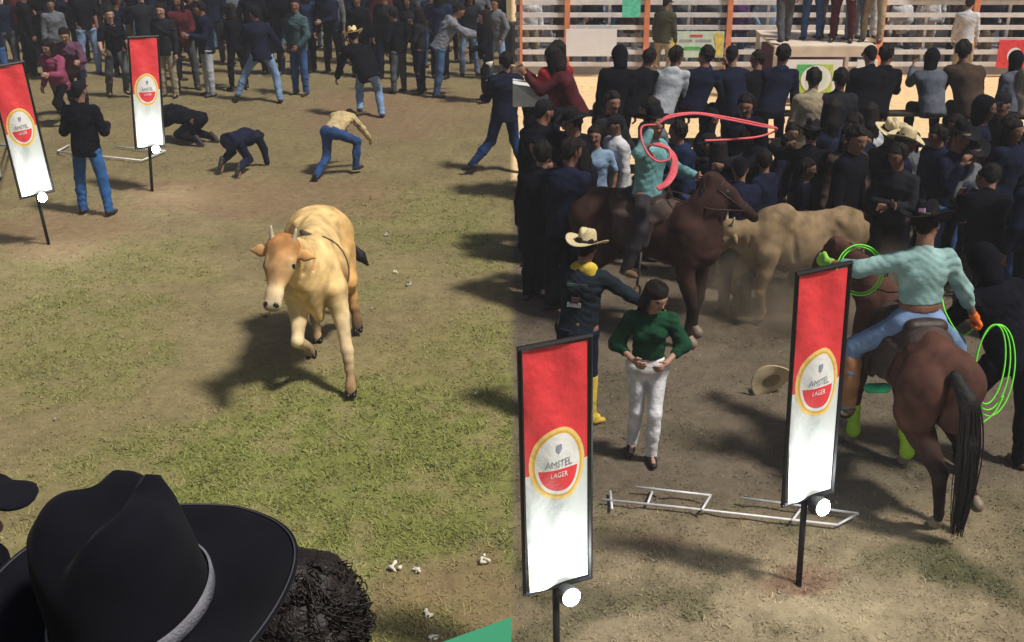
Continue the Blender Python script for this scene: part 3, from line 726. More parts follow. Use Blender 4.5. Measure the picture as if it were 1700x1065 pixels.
def banner(px, py, label, yaw, lean, width=.40, hscale=1.0, power=6):
    global FAB
    p = G(px, py); e = empty('banner_stand', p, yaw); tag(e, label, 'banner', 'red and white oval-logo banners on poles'); e.rotation_euler = (0, lean, yaw); e.scale = (width / .40, 1, hscale)
    hw = BW / 2 + .018
    if FAB is None:
        nx, nz_ = 24, 80; V = []; uv = []
        for j in range(nz_ + 1):
            for i in range(nx + 1):
                x = -BW / 2 + BW * i / nx; z = BZ0 + (BZ1 - BZ0) * j / nz_
                if j == 0 and False: pass
                V.append((x, sagf(x, z), z)); uv.append((x, z - LZ))
        Q = [(j * (nx + 1) + i, j * (nx + 1) + i + 1, (j + 1) * (nx + 1) + i + 1, (j + 1) * (nx + 1) + i) for j in range(nz_) for i in range(nx)]
        me = mk_mesh('cloth_panel', V, Q, [M_PRINT]); ul = me.uv_layers.new(name='UVMap')
        for l in me.loops: ul.data[l.index].uv = uv[l.vertex_index]
        b = MB()
        for (a, c) in (((-hw, 0, BZ0 - .02), (-hw, 0, BZ1 + .02)), ((hw, 0, BZ0 - .02), (hw, 0, BZ1 + .02)), ((-hw - .012, 0, BZ1 + .02), (hw + .012, 0, BZ1 + .02)), ((-hw - .012, 0, BZ0 - .02), (hw + .012, 0, BZ0 - .02))):
            b.tube([a, c], .0155, 6)
        fr = mk_mesh('frame', b.V, b.F, [M_BLK], smooth=False)
        b = MB(); b.tube([(0, .03, -.05), (0, .03, BZ0 + .02)], .022, 10); pl = mk_mesh('pole', b.V, b.F, [M_BLK])
        t1 = text_mesh('AMSTEL', .064, M_INK, LZ - .012); t2 = text_mesh('LAGER', .046, M_INKW, LZ - .078)
        cr = [(-.018, .13), (.018, .13), (.02, .1), (0, .075), (-.02, .1)]; V = [(x, sagf(x, LZ + z) - .005, LZ + z) for x, z in cr]
        c1 = mk_mesh('crest', V, [tuple(range(5))], [M_INKG], smooth=False)
        b = MB(); b.tube([(0, .05, -.03), (0, -.02, 0), (0, -.03, .0)], .062, 16); b.box((-.012, .03, -.06), (.012, .12, -.03)); hs = mk_mesh('lamp_housing', b.V, b.F, [M_BLK], smooth=False)
        b = MB(); V = [(0, -.062, .0)]
        for rr, yy in ((.032, -.06), (.056, -.034)): V += [(rr * math.cos(t), yy, rr * math.sin(t)) for t in [q * math.pi / 10 for q in range(20)]]
        b.add(V, [(0, 1 + q, 1 + (q + 1) % 20) for q in range(20)] + [(1 + q, 21 + q, 21 + (q + 1) % 20, 1 + (q + 1) % 20) for q in range(20)])
        ln = mk_mesh('lens', b.V, b.F, [M_LAMP], smooth=False)
        FAB = (me, fr, pl, t1, t2, c1, hs, ln)
    me, fr, pl, t1, t2, c1, hs, ln = FAB
    mobj('frame', fr, e); mobj('pole', pl, e); c = mobj('cloth_panel', me, e); mobj('lettering', t1, c); mobj('lettering', t2, c); mobj('crest', c1, c)
    l = mobj('lamp', hs, e, (.03, -.09, BZ0 - .03)); mobj('lens', ln, l)
    ld = bpy.data.lights.new('spot_light', 'POINT'); lo = bpy.data.objects.new('spot_light', ld); link(lo, l); lo.location = (0, -.12, .04)
    ld.energy = power * 1.5; ld.shadow_soft_size = .03; ld.color = (.93, 1, .96)
    lo.rotation_euler = Vector((0, -.42, -1)).to_track_quat('Z', 'Y').to_euler()
    lo.rotation_euler = Vector((0, -.15, -1)).to_track_quat('Z', 'Y').to_euler()
    return e
banner(82, 406, 'leftmost red and white banner, in front of the black-jacketed man', R(34), R(-4.5), .34, .96)
banner(254, 316, 'red and white banner right of the black-jacketed man, near crouching people', R(38), R(3), .36, .92)
banner(928, 1118, 'nearest red and white banner, cut by bottom edge, beside white-trousered woman', R(22), R(-1.5), .36, .95, 8)
banner(1331, 966, 'red and white banner right of dropped straw hat, beside aqua-shirted rider', R(24), R(-2.2), .34, .985, 8)

# ------------------------------------------------------------------ animals
M_COAT = mat('animal coat', (0, 0, 0), .75, .42, 6, .4, 200, attr='Col', spec=.12)
M_DARK = mat('dark hoof and eye', (.012, .01, .009), .3)
M_HORN = mat('horn', (.5, .42, .3), .5, .2, 30); M_MANE = mat('mane hair', (.010, .008, .009), .6, .4, 30, .9, 70)
def leg(s, pts, rs, cols, k=.03, m=None):
    for i in range(len(pts) - 1):
        n = 3; a, b = V3(pts[i]), V3(pts[i + 1])
        for j in range(n if cols[i] != cols[i + 1] else 1):
            nn = n if cols[i] != cols[i + 1] else 1; t0, t1 = j / nn, (j + 1) / nn; tm = (t0 + t1) / 2
            c = tuple(cols[i][q] + (cols[i + 1][q] - cols[i][q]) * (tm if nn > 1 else 0) for q in range(3))
            s.cap(a + (b - a) * t0, a + (b - a) * t1, rs[i] + (rs[i + 1] - rs[i]) * t0, rs[i] + (rs[i + 1] - rs[i]) * t1, k=k, c=c)
X1 = (1, 0, 0)
def cattle(name, label, loc, yaw, P, cream, tan, hoofc, res=.016, scale=1):
    s = SDF(); lt = tuple(v * .55 for v in tan)
    br, hd, pl = P['body'], P['head'], P['poll']
    ta = P.get('side', tan)
    s.cap((0, -.5, .95), (0, .0, .9), .25, .28, k=.1, u=X1, sc=.8, c=cream); s.cap((0, .0, .9), (0, .34, .92), .28, .25, k=.1, u=X1, sc=.74, c=cream)
    for q in (-1, 1):
        s.cap((q * .12, -.45, .82), (q * .12, .1, .78), .14, k=.08, c=ta); s.cap((q * .13, -.62, 1.02), (q * .12, -.7, .92), .14, k=.07, c=ta)
        s.cap((q * .15, -.44, 1.13), (q * .17, -.5, 1.08), .05, .04, k=.06, c=cream); s.ball((q * .09, -.82, 1.02), .05, k=.06, c=ta)      # hip and pin bones
        s.cap((q * .10, .22, 1.12), (q * .16, .42, .82), .085, .095, k=.035, c=cream); s.cap((q * .15, .45, .84), (q * .15, .40, .74), .1, .085, k=.05, c=cream)
        s.cap((q * .16, -.62, .95), (q * .15, -.5, .7), .15, .115, k=.06, c=ta); s.cap((q * .21, .16, 1.05), (q * .235, .12, .75), .03, k=.04, neg=True)
        s.cap((q * .20, -.33, 1.0), (q * .23, -.3, .8), .025, k=.05, neg=True)
    s.cap((-.06, -.62, 1.08), (.06, -.62, 1.08), .13, k=.1, c=cream); s.cap((0, -.78, 1.13), (0, .25, 1.16), .04, .055, k=.1, c=cream)
    s.cap((0, .2, 1.17), (0, .36, 1.16), P['hump'], P['hump'] * .9, k=.07, c=cream)
    nk = V3((0, .42, 1.02)); pl = V3(pl); mz = V3(P['muzzle']); ax = nrm(mz - pl); sd = nrm(np.cross(ax, P['hup'])); up = np.cross(sd, ax)
    s.cap(nk, nk * .4 + pl * .6 - up * .06, .2, .145, k=.1, u=sd, sc=.8, c=cream); s.cap(nk * .4 + pl * .6 - up * .06, pl - up * .03 + ax * .03, .145, .115, k=.08, u=sd, sc=.85, c=cream)
    s.chain([(0, .45, .60), nk * .5 + pl * .5 - V3((0, 0, .2)), pl + ax * .12 - up * .12], [.05, .05, .03], k=.12, u=sd, sc=.8, c=cream)     # dewlap
    for q in (-1, 1):
        for f in (.25, .5, .75): c_ = nk * (1 - f) + pl * f; s.cap(c_ + sd * .13 * q - V3((0, 0, .02)), c_ + sd * .07 * q - V3((0, 0, .16)), .012, k=.03, neg=True)
    hl = np.linalg.norm(mz - pl)
    s.cap(pl, pl + ax * hl * .4, .112, .1, k=.05, u=up, sc=1.0, c=P['fore']); s.cap(pl - sd * .05, pl + sd * .05, .07, k=.06, c=P['fore'])
    s.cap(pl + ax * hl * .4, pl + ax * hl * .82, .088, .056, k=.04, c=P['face']); s.cap(pl + ax * hl * .8, pl + ax * hl * .93, .058, .056, k=.03, u=sd, sc=1.12, c=P['muz']); s.cap(pl + ax * hl * .99 - sd * .025 + up * .012, pl + ax * hl * .99 + sd * .025 + up * .012, .042, k=.02, c=tuple(v * .55 for v in P['muz']))
    s.cap(pl + ax * hl * .35 - up * .08, pl + ax * hl * .86 - up * .05, .06, .04, k=.04, c=P['face'])
    for q in (-1, 1):
        s.cap(pl + ax * .1 + sd * .085 * q + up * .02, pl + ax * .17 + sd * .09 * q + up * .02, .03, k=.03, c=P['face'])
        s.ball(pl + ax * .155 + sd * .088 * q + up * .03, .031, k=.012, c=(.10, .055, .03))
        s.ball(pl + ax * .155 + sd * .103 * q + up * .036, .0205, k=.004, m=1, c=(.01, .01, .01)); s.cap(pl + ax * .12 + sd * .09 * q + up * .055, pl + ax * .19 + sd * .085 * q + up * .052, .014, k=.01, c=P['face'])
        s.cap(pl + ax * hl * .86 + sd * .075 * q - up * .02, pl + ax * hl * 1.05 + sd * .03 * q - up * .035, .009, k=.012, neg=True)
        s.ball(pl + ax * hl * 1.0 + sd * .036 * q + up * .055, .018, k=.008, neg=True); s.ball(pl + ax * hl * .995 + sd * .036 * q + up * .04, .02, k=.004, m=1, c=(.05, .03, .02))
        # ears: leaf shaped, out to the sides and down
        e0 = pl + sd * .1 * q - up * .01 + ax * .03; e1 = e0 + nrm(sd * q * 1.0 - up * .1 + V3((0, 0, P['eardroop']))) * .15
        s.cap(e0, (e0 + e1) / 2, .025, .045, k=.02, u=np.cross(nrm(e1 - e0), ax) * 1.0, sc=1.0, c=cream); s.p[-1]['u'] = nrm(up + ax * .4); s.p[-1]['sc'] = .45
        s.cap((e0 + e1) / 2, e1, .045, .012, k=.02, u=nrm(up + ax * .4), sc=.45, c=P['fore'])
    for L_ in P['legs']: leg(s, L_[0], L_[1], L_[2])
    me = sdf_mesh(name, [(s, res, .004, 26)], [M_COAT, M_DARK], smoothc=.035)
    o = mobj(name, me, None, loc, (0, 0, yaw)); o.scale = (scale,) * 3; tag(o, label, 'bull')
    for q in (-1, 1):
        b = MB(); h0 = pl + sd * .075 * q + up * .05 - ax * .02; pts = [h0 + (sd * q * .35 * t + (up * .6 - ax * .9) * t * (1 + .3 * t) + sd * q * -.1 * t * t) * P['horn'] for t in (0, .3, .6, .85, 1)]
        b.tube(pts, .026, 8, r2=.006); b.build('horn', M_HORN, o, smooth=True)
    b = SDF(); t = P['tail']; b.chain(t, [.04, .025, .02, .018][:len(t)], k=.02, c=tan)
    tl = mobj('tail', sdf_mesh('tail', [(b, .012)], [M_COAT], smoothc=.02), o)
    b = SDF(); e_ = V3(t[-1]); d_ = nrm(e_ - V3(t[-2])); b.chain([e_ - d_ * .02, e_ + d_ * .09, e_ + d_ * .2], [.03, .05, .012], k=.02)
    mobj('tail_tuft', sdf_mesh('tail_tuft', [(b, .012, .004, 90)], [M_MANE]), tl)
    for L_ in P['legs']:
        A, B = V3(L_[0][-2]), V3(L_[0][-1]); d = nrm(B - A); b = SDF()
        for q in (-1, 1): b.cap(B + V3((q * .022, -.01, .0)), B + V3((q * .024, .035, -.012)) + d * .01, .03, .022, k=.006)
        mobj('hoof', sdf_mesh('hoof', [(b, .009)], [M_DARK]), o)
    return o, dict(pl=pl, ax=ax, sd=sd, up=up, hl=hl)
CREAM, TAN_, WHT = (.72, .50, .22), (.60, .34, .12), (.70, .54, .31)
bp = G(551, 598); yawb = face(.10, -1)
legsb = [([(-.15, .42, .82), (-.18, .5, .6), (-.2, .66, .36), (-.2, .72, .14), (-.19, .78, .045)], [.095, .062, .045, .029, .038], [CREAM, WHT, WHT, (.34, .2, .1), (.45, .27, .13)]),
         ([(.15, .42, .82), (.16, .5, .62), (.18, .68, .5), (.13, .48, .36), (.12, .42, .27)], [.095, .062, .045, .029, .036], [CREAM, WHT, WHT, (.42, .3, .2), (.4, .3, .2)]),
         ([(-.15, -.55, .8), (-.19, -.42, .58), (-.2, -.7, .38), (-.22, -.62, .12), (-.22, -.58, .045)], [.16, .1, .05, .035, .04], [TAN_, TAN_, TAN_, (.2, .12, .06), (.06, .04, .03)]),
         ([(.15, -.55, .8), (.17, -.36, .6), (.16, -.6, .38), (.14, -.5, .12), (.14, -.45, .045)], [.16, .1, .05, .035, .04], [TAN_, TAN_, WHT, (.3, .2, .1), (.3, .2, .1)])]
bull1, hb = cattle('charging_bull', 'cream and orange young bull trotting towards camera on the open grass', bp, yawb,
    dict(body=0, head=0, hump=.1, poll=(.15, .80, 1.34), muzzle=(.27, 1.10, .98), hup=nrm((.0, .75, .7)), fore=(.55, .20, .055), face=(.74, .52, .25), muz=(.80, .66, .45), side=(.62, .38, .15), eardroop=-.1, horn=.09,
         legs=legsb, tail=[(0, -.8, 1.08), (-.1, -.92, .95), (-.2, -.95, .8), (-.27, -.95, .68)]), CREAM, TAN_, None, .013, 1.04)
bull1.rotation_euler = (R(0), R(5), yawb)
M_ROPE = mat('flank rope', (.10, .08, .05), .8, .3, 40)
b = MB(); b.tube([(.285 * math.cos(t) * 1.0, .27 + .03 * math.sin(t * 2), 0.93 + (.31 if math.sin(t) > 0 else .27) * math.sin(t)) for t in [k * math.pi / 14 for k in range(28)]], .007, 6, closed=True); b.build('rope', M_ROPE, bull1)
b = MB(); b.tube([(-.02, .3, 1.25), (.03, .28, 1.275), (.06, .22, 1.27)], .02, 6); b.build('rope_knot', M_ROPE, bull1)
DT = (.23, .16, .09)
bl2 = [([(-.15, .42, .82), (-.16, .45, .6), (-.17, .5, .38), (-.17, .44, .14), (-.17, .48, .045)], [.12, .085, .052, .036, .04], [DT] * 5),
       ([(.15, .42, .82), (.16, .55, .6), (.17, .7, .42), (.17, .6, .2), (.17, .62, .1)], [.12, .085, .052, .036, .04], [DT] * 5),
       ([(-.15, -.55, .8), (-.19, -.42, .58), (-.2, -.7, .38), (-.22, -.62, .12), (-.22, -.58, .045)], [.16, .1, .05, .035, .04], [DT] * 5),
       ([(.15, -.55, .8), (.17, -.36, .6), (.16, -.6, .38), (.14, -.5, .12), (.14, -.45, .045)], [.16, .1, .05, .035, .04], [DT] * 5)]
bull2, _ = cattle('humped_bull', 'dusty tan humped bull facing left between the two mounted riders', G(1310, 520), face(-1, -.3),
    dict(body=0, head=0, hump=.17, poll=(.06, .8, 1.08), muzzle=(.12, 1.08, .74), hup=nrm((.0, .75, .7)), fore=DT, face=DT, muz=(.1, .08, .05), eardroop=-.3, horn=.1,
         legs=bl2, tail=[(0, -.8, 1.08), (.02, -.92, .9), (.03, -.9, .65), (.03, -.88, .5)]), DT, tuple(v * .85 for v in DT), None, .018, .86)

class _R:
    def __init__(s): s.r = np.random.RandomState(11)
    def uniform(s, a, b): return s.r.uniform(a, b)
    def rand_(s): return s.r.rand()
rng2 = _R(); name_side = 1
def sp_(P, n):
    out = []
    for i in range(len(P) - 1):
        p0, p1, p2, p3 = P[max(i - 1, 0)], P[i], P[i + 1], P[min(i + 2, len(P) - 1)]
        for k in range(n):
            t = k / n; out.append(.5 * ((2 * p1) + (p2 - p0) * t + (2 * p0 - 5 * p1 + 4 * p2 - p3) * t * t + (3 * p1 - p0 - 3 * p2 + p3) * t ** 3))
    return out + [P[-1]]
def horse(label, loc, yaw, neck, poll, nose, fl, fr, hl, hr, tail, coat, dark, legc, res=.018, name='horse', hs=.93):
    s = SDF(); cc = coat; d2 = dark
    s.cap((0, -.42, 1.1), (0, .4, 1.07), .275, .29, k=.1, u=X1, sc=.88, c=cc); s.cap((0, -.3, 1.25), (0, .4, 1.28), .12, k=.12, c=cc)
    s.cap((-.1, -.6, 1.2), (.1, -.6, 1.2), .18, k=.08, c=cc); s.cap((0, -.4, 1.32), (0, -.68, 1.3), .11, .09, k=.1, c=cc)
    for q in (-1, 1): s.cap((q * .13, -.72, 1.16), (q * .15, -.66, .86), .13, .11, k=.045, c=cc); s.ball((q * .17, -.4, 1.28), .05, k=.07, c=cc); s.cap((q * .24, -.36, 1.18), (q * .27, -.3, .95), .03, k=.06, neg=True)
    s.cap((0, -.93, 1.1), (0, -.86, .8), .035, k=.05, neg=True)
    s.cap((0, .55, 1.12), (0, .6, .98), .21, .17, k=.1, c=cc)
    for q in (-1, 1): s.cap((q * .17, -.65, 1.12), (q * .16, -.55, .88), .18, .15, k=.08, c=cc); s.cap((q * .13, .48, 1.22), (q * .15, .52, .9), .14, .11, k=.08, c=cc)
    nk, pl, nz = V3(neck), V3(poll), V3(nose); base = V3((0, .55, 1.2)); ax = nrm(nz - pl); nd = nrm(pl - base); sd = nrm(np.cross(ax, nd)); up = np.cross(sd, ax)
    s.chain([base, nk, pl - ax * .02], [.23, .15, .105], k=.1, u=sd, sc=.62, c=cc); s.cap((0, .45, 1.32), nk + nd * .02, .13, .11, k=.1, c=cc)
    s.cap(pl, pl + ax * .2, .105, .095, k=.05, u=sd, sc=.85, c=cc); s.cap(pl + ax * .18, pl + ax * .44, .085, .052, k=.05, u=sd, sc=.9, c=cc); s.cap(pl + ax * .42, pl + ax * .53, .055, .05, k=.04, c=d2)
    s.cap(pl + ax * .1 - up * .08, pl + ax * .2 - up * .07, .07, .05, k=.05, u=sd, sc=.8, c=cc)
    for q in (-1, 1):
        s.cap(pl + sd * .05 * q - ax * .02, pl + sd * .065 * q - ax * .1 + up * .06, .03, .01, k=.02, c=cc)
        s.ball(pl + ax * .15 + sd * .08 * q + up * .03, .02, k=.006, m=1, c=(.01,) * 3); s.ball(pl + ax * .545 + sd * .03 * q, .014, k=.01, neg=True)
    for L_ in (fl, fr): leg(s, L_, [.12, .085, .055, .036, .036], [cc, cc, legc, legc, legc])
    for L_ in (hl, hr): leg(s, L_, [.19, .13, .062, .038, .038], [cc, cc, legc, legc, legc])
    o = mobj(name, sdf_mesh(name, [(s, res, .004, 24)], [M_COAT, M_DARK], smoothc=.03), None, loc, (0, 0, yaw)); o.scale = (hs,) * 3; tag(o, label, 'horse')
    for L_ in (fl, fr, hl, hr):
        A, B = V3(L_[-2]), V3(L_[-1]); d = nrm(B - A); b = SDF(); b.cap(B - d * .01, B + d * .045 + V3((0, .025, 0)), .042, .056, k=.02, c=(.05, .04, .03))
        mobj('hoof', sdf_mesh('hoof', [(b, .012)], [mat('hoof horn', (.22, .17, .12), .5, .2, 20)]), o)
    t = SDF(); t.chain([V3(p) for p in tail], [.045, .06, .06, .05, .02][:len(tail)], k=.04); to = mobj('tail', sdf_mesh('tail', [(t, .014, .004, 60)], [M_MANE]), o)
    b = MB(); tp = [Vector(p) for p in tail]
    for i in range(90):
        th = rng2.uniform(0, 6.283); wv = [.02, .06, .085, .08, .05][:len(tp)]; ds = rng2.uniform(.5, 1.15); lp = [tp[j] + Vector((math.cos(th) * wv[j] * ds + rng2.uniform(-.012, .012), math.sin(th) * wv[j] * ds * .7 + rng2.uniform(-.012, .012), (-.14 * rng2.rand_() if j == len(tp) - 1 else 0))) for j in range(len(tp))]
        b.tube(sp_(lp, 4), .010, 4, r2=.003)
    so_ = b.build('tail_hair', M_MANE, to, smooth=True); so_['kind'] = 'stuff'
    dors = -nrm(ax - nd * (ax @ nd)); b = MB(); mp = [V3((0, .42, 1.36)), (V3((0, .5, 1.42)) + nk) / 2 + dors * .1, nk + dors * .125, (nk + pl) / 2 + dors * .11, pl + dors * .08]
    for i in range(110):
        f = rng2.uniform(0, 3.999); j = int(f); p = mp[j] + (mp[j + 1] - mp[j]) * (f - j); q = 1 if name_side > 0 else -1
        e1 = p + sd * q * rng2.uniform(.05, .09) + dors * .01; e2 = e1 + V3((0, rng2.uniform(-.03, .03), -rng2.uniform(.1, .2))) + sd * q * rng2.uniform(.0, .03)
        b.tube(sp_([Vector(p - dors * .03), Vector(p + dors * .01), Vector(e1), Vector(e2)], 3), .009, 4, r2=.003)
    mo = b.build('mane', M_MANE, o, smooth=True)
    # saddle, blanket, bridle
    b = SDF(); b.cap((0, -.22, 1.37), (0, .1, 1.36), .1, .1, k=.05, u=X1, sc=1.7); b.cap((-.12, -.27, 1.42), (.12, -.27, 1.42), .055, k=.06); b.cap((0, .18, 1.42), (0, .2, 1.49), .035, .03, k=.05)
    for q in (-1, 1): b.cap((q * .22, -.02, 1.3), (q * .31, .0, .95), .05, .035, k=.05, u=(0, 1, 0), sc=2.6)
    sa = mobj('saddle', sdf_mesh('saddle', [(b, .016)], [M_LEATHER]), o)
    b = SDF(); b.cap((0, -.34, 1.31), (0, .22, 1.3), .14, .14, k=.05, u=X1, sc=1.5)
    for q in (-1, 1): b.cap((q * .24, -.06, 1.25), (q * .285, -.05, 1.0), .05, .04, k=.05, u=(0, 1, 0), sc=5)
    mobj('saddle_blanket', sdf_mesh('saddle_blanket', [(b, .02)], [cloth('blanket weave', (.07, .05, .045))]), o)
    b = MB()
    for f_, r_ in ((.05, .108), (.38, .07)):
        c_ = pl + ax * f_; pts = [c_ + (sd * math.cos(t_) * .95 + up * math.sin(t_)) * r_ for t_ in [k * math.pi / 8 for k in range(16)]]; b.tube(pts, .009, 5, closed=True)
    for q in (-1, 1): b.tube([pl + ax * .38 + sd * .07 * q, pl + ax * .05 + sd * .105 * q], .009, 5); b.tube([pl + ax * .4 + sd * .07 * q, nk + sd * .16 * q, (q * .1, .3, 1.48), (0, .2, 1.52)], .007, 5)
    b.build('bridle', M_LEATHER, o, smooth=True)
    return o
def leg_wrap(o, A, B, m, name='leg_boot', r0=.05, r1=.052):
    A, B = V3(A), V3(B); b = SDF(); d = nrm(B - A); b.cap(A, B, r0, r1, k=.02); b.cap(B, B + d * .035, r1 + .006, r1 + .016, k=.008)
    for f in (.3, .6): b.cap(A + (B - A) * f, A + (B - A) * (f + .08), r0 + .009, k=.003)
    mobj(name, sdf_mesh(name, [(b, .011)], [m]), o)
# horse seen from behind at the right
h1p = G(1478, 792); HY1 = face(-.07, 1)
Cb, Cd, Cl = (.082, .036, .026), (.03, .018, .014), (.018, .012, .010)
fl1 = [(-.15, .5, .95), (-.15, .58, .72), (-.14, .62, .42), (-.12, .62, .15), (-.12, .63, .07)]
fr1 = [(.15, .5, .95), (.17, .44, .72), (.2, .34, .42), (.22, .22, .15), (.22, .22, .07)]
hl1 = [(-.15, -.6, 1.05), (-.16, -.48, .8), (-.2, -.88, .5), (-.24, -.86, .16), (-.24, -.82, .07)] if False else [(-.13, -.6, 1.05), (-.12, -.5, .8), (-.02, -.86, .52), (.06, -.8, .16), (.07, -.77, .07)]
hr1 = [(.17, -.6, 1.08), (.2, -.38, .84), (.27, -.66, .62), (.3, -.78, .34), (.32, -.86, .28)]
H1 = horse('bay horse with lime leg boots seen from behind, carrying aqua-shirted rider', h1p, HY1, (-.12, .82, 1.42), (-.30, 1.02, 1.58), (-.46, 1.26, 1.2), fl1, fr1, hl1, hr1,
           [(0, -.84, 1.28), (.06, -.97, 1.15), (.1, -1.0, .85), (.12, -1.0, .5), (.13, -.98, .2)], Cb, Cd, Cl)
H1.scale = (.84, .93, .93)
M_LIME = mat('lime neoprene', (.36, .62, .03), .6, .15, 12, .3, 40); M_MINTB = mat('mint neoprene', (.05, .62, .3), .6)
leg_wrap(H1, fl1[2], fl1[3], M_LIME); leg_wrap(H1, fr1[2], fr1[3], M_LIME)
b = SDF(); b.cap((-.2, .2, .70), (-.06, .2, .70), .05, k=.02, u=(0, 0, 1), sc=.8); mobj('cinch_guard', sdf_mesh('cinch_guard', [(b, .012)], [M_MINTB]), H1)
# horse in the middle, facing right
h2p = G(1072, 545); HY2 = face(1, -.75)
Cb2, Cd2 = (.044, .020, .016), (.03, .016, .012)
fl2 = [(-.15, .5, .95), (-.16, .5, .72), (-.17, .5, .42), (-.17, .46, .14), (-.17, .48, .07)]
fr2 = [(.15, .5, .95), (.16, .52, .72), (.17, .62, .44), (.17, .58, .17), (.17, .6, .1)]
hl2 = [(-.15, -.6, 1.05), (-.16, -.5, .8), (-.17, -.86, .52), (-.18, -.8, .16), (-.18, -.77, .07)]
hr2 = [(.15, -.6, 1.05), (.16, -.44, .8), (.17, -.74, .5), (.18, -.6, .16), (.18, -.57, .07)]
H2 = horse('brown horse facing right among the crowd, its rider swinging a pink lasso', h2p, HY2, (-.03, .62, 1.44), (-.08, .62, 1.64), (-.28, .92, 1.36), fl2, fr2, hl2, hr2,
           [(0, -.84, 1.28), (0, -.98, 1.15), (0, -1.02, .85), (0, -1.0, .5)], Cb2, Cd2, Cl, res=.02)

# ------------------------------------------------------------------ people in the foreground and middle
AWAY, CAMW = 0.0, math.pi
def feet(px, py): return G(px, py)
M_AQUA = cloth('aqua shirt', (.24, .38, .37)); M_AQUA2 = cloth('aqua shirt worn', (.16, .34, .36))
M_PALEJ = cloth('pale denim', (.16, .24, .40)); M_ORANGE = cloth('orange glove knit', (.75, .16, .03)); M_LIMEG = cloth('lime glove knit', (.25, .5, .08)); M_WHITEJ = cloth('white denim', (.70, .70, .75))
# man in black puffer jacket, back to camera
p = feet(158, 354)
person('man in black puffer jacket, cap and blue jeans, back to camera', dict(lu=(-.32, -.05, -1), lf=(-.05, .9, .25), ru=(.38, .0, -1), rf=(-.2, .9, .1), lt=(-.16, .05, -1), rt=(.2, -.02, -1), rs=(.12, -.1, -1), hf=(.1, 1, 0), curl=1.2),
       p, R(-6), ('jacket', 'black'), ('jeans', 'jeans blue'), 'cap', skin=1, scale=1.0, legm=cloth('bright blue denim', (.03, .10, .27)))
# two crouching people
p = feet(392, 285)
person('navy-dressed man on hands and knees with a pale belt line, facing right', dict(t=(.25, .93, -.02), r=(1, -.27, 0), lu=(-.1, .3, -1), lf=(.1, .2, -1), ru=(.2, .5, -1), rf=(.1, .1, -1), lt=(-.2, .8, -.7), ls=(0, -1, -.15), rt=(.25, .5, -.9), rs=(0, -1, -.1), lft=(0, -.5, -.8), rft=(0, -.5, -.8), hu=(.1, .85, -.3), hf=(0, -.1, -1), curl=.2),
       p, R(-12), ('jacket', 'navy'), ('jeans', 'navy'), 'short', skin=1, scale=.86)
p = feet(330, 236)
person('person in black curled on the ground left of the crawling navy-dressed man', dict(t=(-.2, .85, .18), r=(1, .2, .1), lu=(-.3, .7, -.75), lf=(.2, .8, -.4), ru=(.3, .7, -.75), rf=(-.3, .7, -.4), lt=(-.25, .75, -.6), ls=(0, -1, -.12), rt=(.2, .7, -.65), rs=(0, -1, -.1), lft=(0, -.6, -.6), rft=(0, -.6, -.6), hu=(-.1, .9, -.4), hf=(0, -.3, -1), curl=.4),
       p, R(62), ('hoodie', 'black'), ('jeans', 'black'), 'long', skin=1, scale=.92)
# man in tan shirt lunging
p = feet(556, 290)
person('man in tan shirt and blue jeans bent over one knee, back to camera', dict(t=(.05, .93, .38), r=(1, .0, 0), lu=(.0, .55, -.85), lf=(.2, .8, -.5), ru=(.35, .5, -.75), rf=(.2, .6, -.75), rt=(.5, .62, -.42), rs=(-.05, -.12, -1), lt=(-.02, -.1, -1), ls=(-.12, -.75, -.55), lft=(-.1, .3, -1), rft=(.4, 1, 0), hu=(0, .95, -.3), hf=(0, -.2, -1), curl=.5),
       p, R(-18), ('shirt', 'tan'), ('jeans', 'jeans blue'), 'short', skin=1, scale=.86, legm=cloth('blue denim', (.028, .065, .17)))
# straw hat, black coat, light blue jeans
p = feet(612, 196)
person('stumbling man in yellow straw hat, long black coat and pale blue jeans', dict(t=(-.3, .5, .8), lu=(-.5, .2, -1), lf=(-.3, .3, -1), ru=(.4, .1, -1), rf=(.3, .3, -1), lt=(-.1, .8, -.7), ls=(-.05, -.7, -.8), rt=(.25, .6, -.8), rs=(.1, -.45, -1), hu=(-.15, .3, 1), curl=.5),
       p, R(10), ('jacket', 'black'), ('jeans', 'light blue'), 'straw', headm=mat('yellow straw', (.72, .56, .26), .8, .15, 60, .6, 160), skin=2, scale=1.0)
# runner, light jeans
p = feet(440, 168)
person('runner in navy coat and pale jeans striding left, back to camera', dict(t=(-.12, .1, 1), lu=(-.4, .2, -1), lf=(-.1, .8, -.1), ru=(.6, -.4, -.9), rf=(.4, .3, -.8), lt=(-.55, .35, -.9), ls=(-.45, -.1, -1), rt=(.35, .0, -1), rs=(.1, -.35, -1), hf=(-.6, 1, 0), curl=.8),
       p, R(12), ('jacket', 'navy'), ('jeans', 'light blue'), 'cap', skin=1, scale=1.02)
p = feet(350, 158)
person('man in navy jacket and whitish jeans looking down at his hands, facing left', dict(lu=(-.15, .3, -1), lf=(.3, 1, .2), ru=(.15, .3, -1), rf=(-.3, 1, .2), hu=(0, .3, 1), curl=.9), p, R(120), ('jacket', 'navy'), ('jeans', 'white'), 'short', skin=1, scale=1.0, legm=cloth('bleached denim', (.36, .38, .42)))
p = feet(733, 158)
